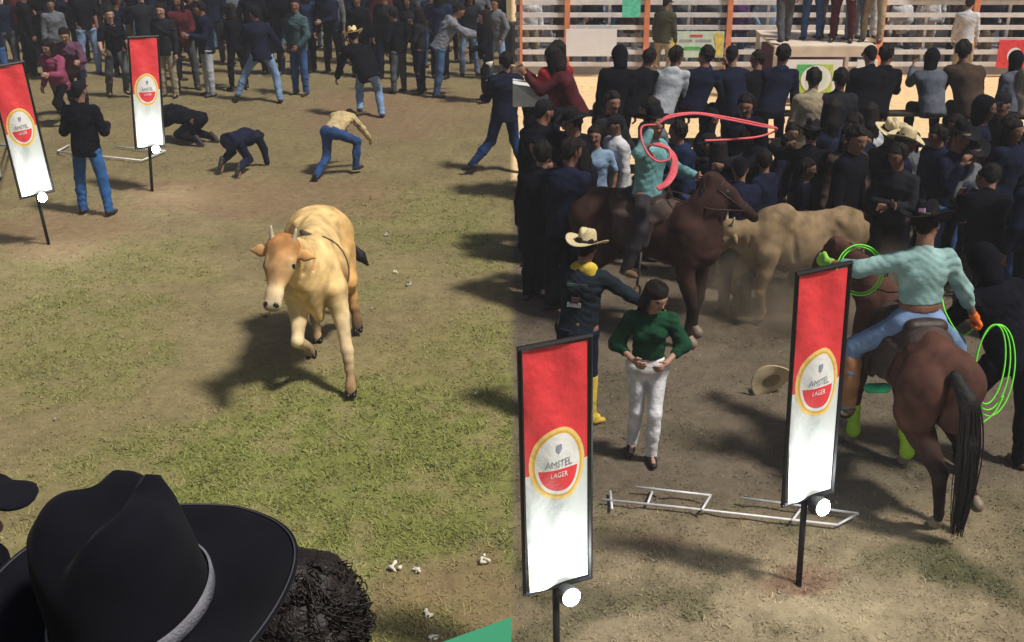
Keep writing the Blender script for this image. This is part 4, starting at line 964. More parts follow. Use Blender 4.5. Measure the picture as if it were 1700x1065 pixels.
person('man in grey hoodie and blue jeans leaning right with both arms reaching', dict(t=(0, .5, .9), lu=(-.1, .8, -.6), lf=(0, 1, -.25), ru=(.1, .8, -.7), rf=(0, 1, -.2), lt=(-.1, .1, -1), ls=(0, -.2, -1), rt=(.1, -.1, -1), rs=(0, -.15, -1), hu=(0, .6, 1), curl=.6), p, R(-75), ('hoodie', 'grey'), ('jeans', 'jeans blue'), 'short', skin=1, scale=1.03, topm=cloth('pale grey marl', (.17, .18, .21)), legm=cloth('mid denim', (.05, .10, .2)))
p = feet(500, 156)
person('man in dark teal denim jacket and blue jeans right of the runner', dict(lu=(-.3, .1, -1), lf=(.3, .6, -.6), ru=(.3, .1, -1), rf=(-.3, .6, -.6), hf=(-.5, 1, 0)), p, R(150), ('jacket', 'teal'), ('jeans', 'jeans blue'), 'short', skin=1, scale=1.02)
p = feet(200, 160)
person('person in black t-shirt with yellow print and grey jeans, hurrying right', dict(t=(.1, .25, 1), lu=(-.3, .3, -1), lf=(.1, 1, -.3), ru=(.3, .2, -1), rf=(.1, .9, -.4), lt=(-.1, .45, -1), ls=(0, -.5, -1), rt=(.15, -.15, -1), rs=(0, -.4, -1)), p, R(-150), ('tee', 'black'), ('jeans', 'mid grey'), 'short', skin=3, scale=.98)
o_ = bpy.data.objects[-1] if False else None
p = feet(108, 205)
person('woman in pink and black jacket and black trousers running towards camera, top left', dict(t=(-.1, .35, 1), lu=(-.3, .5, -.8), lf=(.1, 1, .2), ru=(.3, -.4, -.8), rf=(.1, .4, -.9), lt=(-.1, .8, -.8), ls=(0, -.6, -1), rt=(.15, -.3, -1), rs=(0, -.9, -.7), hu=(-.1, .3, 1)), p, R(160), ('jacket', 'pink'), ('slim', 'black'), 'long', skin=3, scale=.96, topm=cloth('pink panel fleece', (.22, .05, .10)))
p = feet(134, 190)
person('person in maroon and white striped jacket running beside the pink-jacketed woman', dict(t=(.1, .4, 1), lu=(-.3, .5, -.8), lf=(.1, 1, .1), ru=(.3, .1, -.8), rf=(.1, .8, -.4), lt=(-.1, .5, -.9), ls=(0, -.5, -1), rt=(.15, -.1, -1), rs=(0, -.6, -.9), hu=(0, .4, 1)), p, R(-170), ('jacket', 'purple'), ('slim', 'navy'), 'short', skin=3, scale=.96, topm=cloth('maroon fleece', (.10, .045, .075)))
p = feet(283, 160)
person('person in dark coat and beige trousers standing behind the second banner', dict(), p, R(170), ('jacket', 'charcoal'), ('jeans', 'beige'), 'short', skin=3, scale=.98)
p = feet(806, 168)
ow, Jw, _ = person('woman in black with a short white skirt facing left beside grey-hoodie man', dict(lu=(-.2, .3, -1), lf=(.2, .8, -.3)), p, R(100), ('jacket', 'black'), ('slim', 'black'), 'long', skin=3, scale=.95)
b = SDF(); b.cap(Jw['P'] + V3((0, 0, .04)), Jw['P'] - V3((0, 0, .16)), .13, .15, k=.03, u=X1, sc=1.2); mobj('skirt', sdf_mesh('skirt', [(b, .018, .006, 30)], [cloth('white canvas', (.6, .58, .56))]), ow)
p = feet(838, 285)
person('runner in navy sweater and dark jeans at the seam, one leg stretched left', dict(t=(.05, .05, 1), lu=(-.35, .3, -1), lf=(-.1, .9, -.2), ru=(.3, -.2, -1), rf=(.2, .3, -1), lt=(-.25, .1, -1), ls=(-.72, -.2, -.8), rt=(.15, .2, -1), rs=(.3, -.4, -1), lft=(-.9, .3, -.2)), p, R(8), ('jacket', 'navy'), ('jeans', 'jeans blue'), 'short', skin=1, scale=1.03, legm=cloth('deep blue denim', (.014, .035, .10)))
p = feet(-18, 300)
person('person in white shirt at the far left edge, mostly out of frame', dict(ru=(.35, .2, -1), rf=(.2, .6, -1)), p, R(20), ('shirt', 'white'), ('slim', 'white'), 'short', skin=1, scale=1.0)

# man in straw hat reaching to the woman
p = feet(956, 698)
J_ = dict(t=(.06, .1, 1), lu=(-.35, .2, -1), lf=(-.05, .8, -.5), ru=(.75, .35, -.6), rf=(.85, .25, -.55), lt=(-.1, .08, -1), rt=(.05, .05, -1), rs=(.02, -.12, -1), rft=(.7, .5, -.1), lft=(-.1, 1, -.1), hf=(.35, 1, -.1), hu=(.05, .12, 1), curl=.45)
o, J, me_ = person('man in cream straw hat and dark patched shirt, holding the arm of the green-bloused woman', J_, p, R(-14), ('shirt', 'navy'), ('jeans', 'navy'), 'straw', skin=1, scale=.96, boot=True, shoes=mat('yellow leather', (.5, .33, .05), .6, .2, 20), topm=cloth('dark team shirt', (.016, .022, .03)))
M_YELC = cloth('yellow cloth', (.55, .40, .06))
for h in 'LR':
    K, A = J[h + 'K'], J[h + 'A']; b = SDF(); b.cap(K + (A - K) * .12, A + (A - K) * .02, .078, .07, k=.03); b.cap(A, A + J[h.lower() + 'ft'] * .08 - V3((0, 0, .03)), .05, .045, k=.03); mobj('gaiter', sdf_mesh('gaiter', [(b, .013, .004, 40)], [M_YELC]), o)
b = SDF(); b.cap(J['N'] + J['r'] * .05 - J['fwd'] * .03, J['N'] + J['r'] * .1 - J['fwd'] * .05 - J['t'] * .1, .07, .035, k=.03); b.cap(J['N'] - J['r'] * .05, J['N'] + J['r'] * .05, .07, k=.03); mobj('neckerchief', sdf_mesh('neckerchief', [(b, .012, .004, 50)], [M_YELC]), o)
b = SDF(); b.cap(J['P'] + J['t'] * .0, J['P'] + J['t'] * .05, .134, k=.01, u=J['hr'], sc=1.22); mobj('belt', sdf_mesh('belt', [(b, .013, 0, 30, lambda X, Y, Z, z0=J['P'][2]: np.abs(Z - z0 - .03) - .03)], [mat('tan belt leather', (.3, .2, .07), .6)]), o)
def patch(parent, J, du, dv, w, h, m, off=.165, name='patch'):
    c = J['C'] + J['r'] * du + J['t'] * dv; f = J['fwd']; V = []
    for (a, b_) in ((-1, -1), (1, -1), (1, 1), (-1, 1)):
        x = du + a * w; V.append(J['C'] + J['r'] * x + J['t'] * (dv + b_ * h) - f * (off - .9 * x * x))
    V2 = [v + f * .03 for v in V]; V = [tuple(v) for v in V + V2]
    return mobj(name, mk_mesh(name, V, [(0, 1, 2, 3), (7, 6, 5, 4), (0, 4, 5, 1), (1, 5, 6, 2), (2, 6, 7, 3), (3, 7, 4, 0)], [m], smooth=False), parent)
M_PATCH = cloth('grey embroidered patch', (.3, .3, .33))
patch(o, J, -.03, -.15, .06, .018, M_PATCH, .155); patch(o, J, -.02, -.1, .035, .02, cloth('brown patch', (.08, .05, .05)), .157); patch(o, J, -.02, .03, .09, .012, cloth('dull green patch', (.07, .10, .08)), .15)
# woman in green blouse and white trousers
p = feet(1068, 758)
J_ = dict(t=(-.02, .06, 1), lu=(-.40, -.1, -.9), lf=(.55, .75, -.3), ru=(.40, -.1, -.9), rf=(-.5, .75, -.2), lt=(.03, .24, -1), ls=(.02, -.1, -1), rt=(-.02, .04, -1), rs=(.06, -.34, -1), hf=(-.5, .7, -.6), hu=(-.15, .4, 1), curl=.6)
o, J, me_ = person('woman in dark green blouse and white trousers, forearms bent in front, walking to camera', J_, p, R(176), ('blouse', 'white'), ('slim', 'white'), 'long', skin=3, scale=.90, female=True, topm=cloth('dark green crepe', (.012, .055, .028)), legm=M_WHITEJ)
for h in 'LR':
    b = SDF(); S_, E_ = J[h + 'S'], J[h + 'E']; b.cap(S_, S_ + (E_ - S_) * .95, .062, .072, k=.03); b.cap(E_, E_ + (J[h + 'W'] - E_) * .25, .072, .055, k=.03); mobj('sleeve', sdf_mesh('sleeve', [(b, .013, .006, 34)], [cloth('dark green crepe', (0, 0, 0))]), o)
# hunched person in black behind the horse
p = feet(1648, 770)
person('person in black hunched with legs apart beside the bay horse tail', dict(t=(-.18, .45, .8), r=(1, .1, .2), lu=(-.3, .6, -.8), lf=(.1, .9, -.5), ru=(.6, .1, -.6), rf=(.8, .3, -.2), lt=(-.5, .25, -.9), ls=(-.05, -.35, -1), rt=(.3, .1, -1), rs=(-.1, -.25, -1), hu=(-.1, .6, 1)), p, R(12), ('jacket', 'black'), ('loose', 'black'), 'hood', skin=1, scale=1.08, shoes=M_SHOEB)

# riders
def rider(label, H, yaw_rel, pose, topm, legm, head, gl, gr, dz, dy, skin=1, crop=True, scale=1):
    J = rig(pose); mw = H.matrix_basis.copy(); off = Vector((-J['P'][0], dy, 1.45 + dz - J['P'][2] * scale * HF))
    off.z = 1.45 * H.scale[0] + dz - J['P'][2] * scale * HF
    pos = Matrix.Rotation(H.rotation_euler.z, 4, 'Z') @ off + H.location
    o, J, me = person(label, pose, (pos.x, pos.y), H.rotation_euler.z + yaw_rel, ('crop' if crop else 'shirt', 'white'), ('jeans', 'white'), head, skin=skin, z=pos.z, topm=topm, legm=legm, boot=True, shoes=M_SHOEB, scale=scale)
    for h, m in (('L', gl), ('R', gr)):
        if m is None: continue
        d = J['lh'] if h == 'L' else J['rh']; W_ = J[h + 'W']; b = SDF(); inn = J['hr'] if h == 'L' else -J['hr']; n = inn if abs(d @ inn) < .8 else J['fwd']
        hs = hand_sdf(W_ + d * .02, d, n, 1 if np.cross(nrm(d), nrm(n - nrm(d) * (n @ nrm(d)))) @ J['fwd'] > 0 else -1, J['curl'])
        for q in hs.p: q['ra'] += .006; q['rb'] += .006
        mobj('glove', sdf_mesh('glove', [(hs, .008)], [m]), o)
    return o, J
ast = dict(lt=(-.85, .5, -.72), ls=(-.05, -.2, -1), rt=(.85, .5, -.72), rs=(.22, -.25, -1), lft=(-.3, 1, .05), rft=(.3, 1, .05))
pz = dict(ast); pz.update(t=(.0, .10, 1), lu=(-.95, .25, -.3), lf=(-.55, .9, -.1), ru=(.62, .0, -1), rf=(.6, .2, -1), rh=(.7, .25, -.8), hf=(.75, .75, -.35), hu=(.05, .3, 1), curl=1.25)
RD1, JR1 = rider('rider in aqua shirt, black brimmed hat and pale jeans with orange glove, back to camera', H1, 0, pz, M_AQUA, M_PALEJ, 'felt', M_LIMEG, M_ORANGE, .10, -.10, scale=1.04)
b = MB(); b.box((-.022, -.121, .088), (.022, -.108, .12)); mk = b.build('hat_emblem', mat('pink cap print', (.6, .35, .5), .6), RD1)
M4 = Matrix.Identity(4)
for i in range(3):
    for j in range(3): M4[i][j] = JR1['Hm'][i, j]
    M4[i][3] = JR1['H'][i]
mk.matrix_local = M4
b = SDF(); b.cap(JR1['P'] + JR1['t'] * .03, JR1['P'] + JR1['t'] * .16, .117, k=.01, u=JR1['hr'], sc=1.24)
mobj('belt', sdf_mesh('belt', [(b, .012, 0, 30, lambda X, Y, Z, z0=JR1['P'][2]: np.abs(Z - z0 - .115) - .03)], [mat('brown belt leather', (.20, .085, .05), .6, .2, 20)]), RD1)
for h in 'LR':                                                     # tan chaps on the lower leg
    K, A = JR1[h + 'K'], JR1[h + 'A']; b = SDF(); b.cap(K + (A - K) * .25, A, .078, .062, k=.03); mobj('chap', sdf_mesh('chap', [(b, .014, .004, 30)], [mat('tan suede', (.30, .14, .06), .8, .3, 10)]), RD1)
pz = dict(ast); pz.update(t=(-.08, .02, 1), lu=(-.3, .5, -.8), lf=(.2, .95, -.1), ru=(.75, .3, .15), rf=(-.5, .3, 1), rh=(-.1, .6, .6), hf=(.3, 1, 0), hu=(-.15, -.05, 1), curl=1.3)
RD2, JR2 = rider('rider in aqua shirt and black hat swinging the pink lasso over the crowd', H2, 0, pz, M_AQUA2, cloth('dark chap leather', (.035, .03, .035)), 'felt', None, None, .02, -.05, crop=False, scale=.97)
for H_, nm in ((H1, 0), (H2, 1)):
    for q in (-1, 1):
        b = MB(); b.tube([(q * .33, .1, .95), (q * .42, .12, .62)], .015, 6); b.tube([(q * .42 + .07 * math.cos(t), .12 , .56 + .07 * math.sin(t)) for t in [k * math.pi / 6 for k in range(12)]], .012, 6, closed=True); b.build('stirrup', M_LEATHER, H_, smooth=True)

# ropes
def spline(pts, n=10):
    P = [Vector(p) for p in pts]; out = []
    for i in range(len(P) - 1):
        p0, p1, p2, p3 = P[max(i - 1, 0)], P[i], P[i + 1], P[min(i + 2, len(P) - 1)]
        for k in range(n):
            t = k / n; out.append(.5 * ((2 * p1) + (p2 - p0) * t + (2 * p0 - 5 * p1 + 4 * p2 - p3) * t * t + (3 * p1 - p0 - 3 * p2 + p3) * t ** 3))
    return out + [P[-1]]
def world_pt(o, J, key, d=0):
    bpy.context.view_layer.update(); return o.matrix_world @ Vector(J[key])
M_PINKR = mat('pink rope', (.75, .13, .16), .7, .15, 40, .5, 200); M_NEON = mat('neon green rope', (.2, .95, .06), .6, .1, 40, .4, 200)
bpy.context.view_layer.update()
hw = RD2.matrix_world @ Vector(JR2['RW'] + JR2['rh'] * .1); zz = proj(*hw)[2]; print('lasso hand', proj(*hw), 'LW', proj(*(RD2.matrix_world @ Vector(JR2['LW']))))
def Dz(px, py, dz=0): return D(px, py, zz + dz)
b = MB()
hp = proj(*hw)
for k, of in enumerate((0, 3.5)):
    b.tube(spline([hw, Dz(1110, 192 + of, .0), Dz(1155, 187 + of * .5, .1), Dz(1205, 194 + of, .3), Dz(1265, 206 + of, .5), Dz(1290, 214, .7), Dz(1262, 226, .7), Dz(1215, 231, .5), Dz(1170, 233, .3)]), .010, 6)
b.tube(spline([hw, Dz(1066, 210), Dz(1066, 235, -.05), Dz(1078, 258, -.05), Dz(1095, 268, -.05), Dz(1112, 262, -.05), Dz(1108, 245, 0), Dz(1090, 238, 0), Dz(1076, 246, .05), Dz(1088, 262, .05)]), .010, 6)
for k in range(4): b.tube(spline([Dz(1085 + 2 * k, 240, 0), Dz(1105 + 2 * k, 245 + k, 0), Dz(1116 + 2 * k, 262, .02 * k), Dz(1113 + 3 * k, 285, .02 * k), Dz(1104 + 2 * k, 302 + k, 0), Dz(1090 + k, 312 + k, 0)]), .014, 6)
tag(b.build('lasso', M_PINKR, smooth=True), 'pink lasso whirling above the crowd from the raised hand of the rider', 'lasso')
hw = RD1.matrix_world @ Vector(JR1['RW'] + JR1['rh'] * .1); zz = proj(*hw)[2]; hx, hy, _ = proj(*hw); print('glove', hx, hy, 'LW', proj(*(RD1.matrix_world @ Vector(JR1['LW']))))
b = MB()
for k in range(3):
    w_ = 24 + 5 * k; hgt = 66 + 5 * k; cx_ = hx + 18 + k * 3
    b.tube([Dz(cx_ + w_ * math.cos(t) + 8 * math.sin(t), hy + 2 + hgt - hgt * math.sin(t), .02 * k) for t in [q * math.pi / 20 for q in range(40)]], .0055, 6, closed=True)
b.tube(spline([Dz(hx + 40, hy + 120), Dz(hx + 25, hy + 148), Dz(hx + 5, hy + 165)]), .0055, 6); b.tube(spline([hw, Dz(hx - 30, hy + 20, .1), Dz(hx - 55, hy - 15, .3), Dz(hx - 62, hy - 40, .4)]), .0055, 6)
tag(b.build('coiled_rope', M_NEON, smooth=True), 'coiled neon green rope hanging from the orange glove of the rider', 'rope')
hw = RD1.matrix_world @ Vector(JR1['LW'] + JR1['lh'] * .08); zz = proj(*hw)[2]; b = MB()
for k in range(2): b.tube([Dz(1428 + (34 + 5 * k) * math.cos(t), 448 + (38 + 4 * k) * math.sin(t), -.02 * k) for t in [q * math.pi / 20 for q in range(40)]], .0055, 6, closed=True)
tag(b.build('coiled_rope', M_NEON, smooth=True), 'neon green rope loops at the lime glove beside the bay horse head', 'rope')

# straw hat dropped on the ground
hm = mk_mesh('x', [], []); bpy.data.meshes.remove(hm)
o = mobj('dropped_hat', HAT_STRAW[0], None, G(1278, 655) + Vector((0, 0, .13)), (R(-68), R(38), R(20)), mats=[mat('pale straw', (.66, .52, .32), .8, .12, 60, .6, 160)]); o.scale = (.86,) * 3; tag(o, 'cream straw hat lying tilted on the ground left of the right banner', 'hat'); mobj('hat_band', HAT_STRAW[1], o)

# metal barrier lying on the ground
def tube_thing(name, label, cat, segs, r, m, group=None):
    e = empty(name, segs[0][0]); tag(e, label, cat, group)
    for s_ in segs:
        b = MB(); b.tube([Vector(p) - Vector(segs[0][0]) for p in s_], r, 8); b.build('bar', m, e, smooth=True)
    return e
g_ = lambda x, y, h=.03: G(x, y, h)
M_GALV = mat('pale galvanised tube', (.62, .62, .64), .5, .15, 20, metal=.2)
tube_thing('fallen_barrier', 'fallen pale metal crowd barrier lying on the dirt below the white-trousered woman', 'barrier',
    [[g_(1000, 829), g_(1130, 842), g_(1390, 871)], [g_(1055, 808, .05), g_(1180, 822, .05)], [g_(1230, 826, .05), g_(1425, 852, .05)], [g_(1013, 815, .02), g_(1016, 845, .02)], [g_(1390, 871), g_(1425, 852, .05)], [g_(1085, 810, .03), g_(1075, 836, .03)], [g_(1180, 822, .04), g_(1165, 846, .04)], [g_(1335, 838, .04), g_(1315, 864, .04)]], .0095, M_GALV)
tube_thing('fallen_barrier', 'fallen pale metal rail on the grass behind the black-jacketed man', 'barrier', [[g_(95, 251), g_(235, 266)], [g_(190, 243), g_(275, 250)], [g_(235, 266), g_(275, 250)], [g_(95, 251), g_(115, 240)]], .013, M_GALV)
tube_thing('standing_barrier', 'grey metal barrier standing at the far left edge behind the leftmost banner', 'barrier', [[G(x, 240, 0), G(x, 240, .95)] for x in (-20, 12, 20)] + [[G(-20, 240, z), G(20, 240, z)] for z in (.95, .2)], .014, mat('dull grey tube', (.2, .21, .22), .5, .1, 20, metal=.3))

# litter
RNG = np.random.RandomState(23)
M_PAPER = mat('crumpled paper', (.62, .58, .48), .8, .15, 30)
def litter(px, py, sz, label, m=M_PAPER, n=8):
    bm_v = []; s_ = SDF()
    for i in range(4): a = RNG.rand(3) - .5; s_.cap(a * sz * (1, 1, .3), (RNG.rand(3) - .5) * sz * (1, 1, .4), sz * .16, sz * .08, k=sz * .05)
    o = mobj('litter', sdf_mesh('litter', [(s_, max(.006, sz * .07))], [m], ), None, G(px, py, .015)); tag(o, label, 'litter', 'scraps of litter on the grass')
PT = [(655, 940, .09, 'largest crumpled cream paper beside the dark soil patch'), (689, 944, .07, 'small white scrap just right of the largest cream paper'), (804, 928, .075, 'pale crumpled cup near the seam above the green table'),
      (710, 1018, .07, 'white torn wrapper in the soil above the green table'), (720, 1058, .06, 'white scrap touching the green table edge in view'), (365, 521, .001, '')]
for a_ in PT[:5]: litter(*a_)
litter(440, 521, .09, 'straw-coloured scrap lying in the shadow of the bull', mat('straw scrap', (.45, .4, .18), .8))
litter(578, 503, .07, 'white plastic cup right of the bull behind its front leg')
litter(656, 450, .06, 'small white scrap right of the bull on dry grass'); litter(676, 470, .08, 'flat pale wrapper right of the bull, lower of two', mat('pale wrapper', (.4, .38, .33), .8)); litter(590, 660, .04, 'tiny white fleck right of the bull front hoof')
litter(790, 652, .045, 'small white speck on the green grass near the seam'); litter(604, 338, .04, 'tiny white speck above the bull rump on dirt'); litter(640, 388, .06, 'dull pale scrap upper right of the bull', mat('pale wrapper', (.4, .38, .33), .8))
for i in range(26):
    px, py = RNG.uniform(20, 840), RNG.uniform(330, 1000); litter(px, py, RNG.uniform(.02, .035), 'tiny pale fleck of trodden litter in the grass', mat('pale wrapper', (.4, .38, .33), .8))

# ------------------------------------------------------------------ spectators close to the camera and what they stand on
b = MB()
for i in range(3): b.box((-3.2, .6 + i * .75, -.05 + 0), (-.1, .6 + (i + 1) * .75 - .004, 2.0 - i * .42))
tag(b.build('spectator_steps', M_CONC), kind='structure')
# big black hat
hh = D(222, 982, 1.30); fz = 2.0
M_FELT2 = mat('black wool felt', (.0065, .0065, .010), .95, .5, 7, .12, 700, spec=.04, sheen=.03); M_BAND2 = mat('grey ribbon', (.16, .16, .19), .6, .2, 40, .5, 300)
BIG = hat_mesh((M_FELT2, M_BAND2), brimw=.114, ch=.16, curl=.03, dent=.03, nseg=128, thick=.004, bandr=.0045)
po = dict(hf=(0, 1, -.1), lu=(-.3, .3, -1), lf=(.1, .8, -.2), ru=(.3, .3, -1), rf=(-.1, .8, -.2))
Jp = rig(po); o, J, me_ = person('spectator in big black felt hat with grey band, nearest to camera at bottom left', po, (hh.x, hh.y - .02), R(-20), ('jacket', 'black'), ('jeans', 'black'), 'none', skin=1, z=hh.z - .07 - Jp['H'][2] * HF, topm=CM('black'))
hat = mobj('hat', BIG[0], o); M4 = Matrix.Identity(4)
for i in range(3):
    for j in range(3): M4[i][j] = J['Hm'][i, j]
    M4[i][3] = J['H'][i]
hat.matrix_local = M4 @ Matrix.Translation((0, -.01, .055)) @ Matrix.Scale(1.02, 4) @ Matrix.Rotation(R(-3), 4, 'Y') @ Matrix.Rotation(R(10), 4, 'X'); mobj('hat_band', BIG[1], hat)
b = MB(); b.tube([(math.cos(t) * (.082 + .114 * (1 - .12 * abs(math.cos(t))) * .96), math.sin(t) * (.1 + .114 * (1 - .12 * abs(math.cos(t))) * .96), .03 * abs(math.cos(t)) ** 2.2 * .94 - .018 * abs(math.sin(t)) ** 3 * .96 + .0012) for t in [k * math.pi / 60 for k in range(120)]], .0011, 5, closed=True)
b.build('brim_stitching', mat('grey thread', (.05, .05, .06), .8), hat, smooth=True)
# curly haired head
hc = D(505, 1062, 2.12); Jp = rig({}); o, J, me_ = person('spectator with dark brown curly hair beside the big black hat', {}, (hc.x, hc.y), R(-8), ('jacket', 'black'), ('jeans', 'black'), 'none', skin=2, z=hc.z - Jp['H'][2] * HF)
s_ = SDF(); s_.cap((0, -.02, .05), (0, .0, .06), .115, .11, k=.03, u=X1, sc=.92); s_.cap((0, -.06, 0), (0, -.08, -.14), .1, .085, k=.04, u=X1, sc=1.15)
M_CURL = mat('dark brown curls', (.012, .007, .006), .5, .5, 60, .5, 120, spec=.4)
ho = mobj('hair', sdf_mesh('hair', [(s_, .012, .006, 110)], [M_CURL]), o); ho.location = J['H']
b = MB()
for i in range(1100):
    th, ph = RNG.uniform(0, 6.283), math.acos(RNG.uniform(-.75, 1)); n_ = V3((math.sin(ph) * math.cos(th), math.sin(ph) * math.sin(th), math.cos(ph))); c0 = V3((0, -.025, .03)) + n_ * V3((.108, .115, .118)); t1 = nrm(np.cross(n_, V3((.3, .2, 1)))); t1 = nrm(t1 + V3(RNG.uniform(-.9, .9, 3)) * .8); c0 = c0 + n_ * RNG.uniform(-.012, .016); t2 = np.cross(n_, t1); r_ = RNG.uniform(.007, .02); dn = V3((0, 0, -1)) - n_ * (-n_[2]); 
    b.tube([c0 + (t1 * math.cos(a) + n_ * math.sin(a)) * r_ + (t2 * RNG.choice([-1, 1]) * .0 + dn * .045) * (a / 12.5) for a in np.linspace(0, 12.5, 15)], .0017, 3)
c_ = b.build('curls', M_CURL, ho, smooth=True); c_['kind'] = 'stuff'
# hand and cap peak at the left edge
ph = D(-118, 850, 2.3); Jp = rig({}); o, J, me_ = person('spectator at the left edge with black cap peak just in view', {}, (ph.x, ph.y), R(-84), ('jacket', 'black'), ('jeans', 'black'), 'none', skin=0, z=ph.z - Jp['H'][2] * HF - .02)
s_ = SDF(); s_.cap((0, -.025, .055), (0, .01, .056), .098, .092, k=.02, u=X1, sc=.9); s_.cap((-.03, .09, .06), (.03, .09, .06), .05, k=.01, u=(0, 0, 1), sc=.3); s_.cap((-.012, .155, .05), (.012, .155, .05), .045, k=.02, u=(0, 0, 1), sc=.35)
c_ = mobj('cap', sdf_mesh('cap', [(s_, .008)], [M_FELT2]), o); c_.location = J['H']
# green topped table at the bottom, near the seam
q0, q1, q2 = D(700, 1078, 2.6), D(849, 1024, 2.75), None
e = empty('green_table', (q1.x - .3, q1.y - .2, 0)); tag(e, 'green sheet-topped table corner at the bottom edge left of the nearest banner', 'table')
zt = q1.z; A_ = Vector((q0.x, q0.y, zt)); A_ = G(700, 1078, zt); B_ = G(849, 1024, zt); dv = Vector((0, -.7, 0))
V = [A_, B_, Vector((B_.x, B_.y - .8, zt)), Vector((A_.x, B_.y - .8, zt))]; V = [(v.x - e.location.x, v.y - e.location.y, zt) for v in V]; V2 = [(x, y, z - .03) for x, y, z in V]
b = MB(); b.add(V + V2, [(3, 2, 1, 0), (4, 5, 6, 7), (0, 1, 5, 4), (1, 2, 6, 5), (2, 3, 7, 6), (3, 0, 4, 7)]); b.build('top', mat('green vinyl sheet', (.045, .26, .14), .5, .08, 4), e)
for v in V: b = MB(); x_, y_ = v[0] * .9, v[1] * .9; b.tube([(x_, y_, 0), (x_, y_, zt - .03)], .02, 8); b.build('leg', M_STEEL, e)

# ------------------------------------------------------------------ the crowds
def rnd(a, b): return RNG.uniform(a, b)
ARMS = {'relaxed': dict(), 'pockets': dict(lu=(-.4, -.05, -1), lf=(.3, .35, -1), ru=(.4, -.05, -1), rf=(-.3, .35, -1)),
        'phone up': dict(lu=(-.1, .8, -.45), lf=(.25, .7, .75), ru=(.1, .8, -.45), rf=(-.25, .7, .75), hu=(0, .05, 1)),
        'arms folded': dict(lu=(-.2, .3, -1), lf=(.95, .55, -.0), ru=(.2, .3, -1), rf=(-.95, .5, .1)),
        'arm raised': dict(ru=(.4, .3, .9), rf=(0, .2, 1)), 'pointing': dict(lu=(-.5, .9, -.2), lf=(-.3, 1, .1)),
        'walking': dict(lu=(-.2, .4, -1), lf=(0, .8, -.6), ru=(.2, -.4, -1), rf=(0, .1, -1), lt=(-.05, -.3, -1), ls=(0, -.6, -1), rt=(.05, .4, -1), rs=(0, -.05, -1)),
        'turning': dict(t=(.08, .12, 1), r=(1, .35, 0), hf=(.6, 1, 0), lu=(-.2, .5, -1), lf=(.5, .8, -.2), rt=(.2, -.05, -1)),
        'leaning': dict(t=(0, .35, 1), lu=(-.2, .6, -.9), lf=(.2, 1, -.1), ru=(.2, .6, -.9), rf=(-.2, 1, 0), hu=(0, .45, 1)),
        'hand to face': dict(ru=(.25, .5, -.8), rf=(-.3, .25, 1), lu=(-.2, .2, -1), lf=(.8, .6, -.1))}
VAR = []
for i, (an, tp, lg) in enumerate((('relaxed', 'jacket', 'jeans'), ('pockets', 'hoodie', 'jeans'), ('phone up', 'jacket', 'slim'), ('arms folded', 'shirt', 'jeans'), ('arm raised', 'tee', 'jeans'), ('pointing', 'jacket', 'loose'),
                                 ('walking', 'jacket', 'jeans'), ('turning', 'hoodie', 'slim'), ('leaning', 'jacket', 'jeans'), ('hand to face', 'shirt', 'slim'), ('relaxed', 'coat', 'slim'), ('pockets', 'tee', 'jeans'), ('turning', 'jacket', 'jeans'), ('relaxed', 'hoodie', 'loose'))):
    po = dict(t=(rnd(-.05, .05), rnd(0, .1), 1), hf=(rnd(-.5, .5), 1, rnd(-.2, 0)), hu=(rnd(-.1, .1), rnd(0, .2), 1), lt=(rnd(-.2, -.05), rnd(-.05, .1), -1), rt=(rnd(.05, .2), rnd(-.05, .1), -1)); po.update(ARMS[an])
    J = rig(po); VAR.append((an, tp, J, dict(body=body_mesh(J), top=top_mesh(J, tp, .022, wr=.009), legs=legs_mesh(J, lg, .022, wr=.008, over=tp), L=shoe_mesh(J, 'L', res=.016), R=shoe_mesh(J, 'R', res=.016))))
SITV = []
for i, (an, tp) in enumerate((('relaxed', 'hoodie'), ('leaning', 'jacket'), ('hand to face', 'jacket'), ('pockets', 'shirt'), ('phone up', 'jacket'), ('leaning', 'hoodie'), ('relaxed', 'jacket'), ('turning', 'hoodie'))):
    po = dict(ARMS[an]); po.update(lt=(-.2, 1, -.15), ls=(-.05, -.1, -1), rt=(.2, 1, -.15), rs=(.1, .1, -1), t=(rnd(-.28, .28), rnd(.0, .5), 1), hf=(rnd(-1, 1), 1, -.3), hu=(rnd(-.3, .3), rnd(0, .5), 1))
    J = rig(po); J['seat'] = J['P'][2] - .1
    SITV.append((an, tp, J, dict(body=body_mesh(J), top=top_mesh(J, tp, .022, wr=.009), legs=legs_mesh(J, 'jeans', .022, wr=.008, over=tp), L=shoe_mesh(J, 'L', res=.016), R=shoe_mesh(J, 'R', res=.016))))
TN = {'jacket': 'jacket', 'hoodie': 'hoodie', 'shirt': 'shirt', 'tee': 't-shirt', 'coat': 'long coat'}
HN = {'short': 'short hair', 'long': 'long hair', 'cap': 'a cap', 'hood': 'hood up', 'straw': 'a straw hat', 'felt': 'a dark hat'}
AN = {'relaxed': 'arms down', 'pockets': 'hands in pockets', 'phone up': 'phone-holding hands up', 'arms folded': 'arms folded', 'arm raised': 'one arm raised', 'pointing': 'pointing', 'walking': 'mid-stride',
      'turning': 'turning sideways', 'leaning': 'leaning forward', 'hand to face': 'hand at face'}
USED = {}
M_PHONE = mat('phone glass', (.02, .02, .025), .2); 
def pick(seq): return seq[int(RNG.randint(len(seq)))]
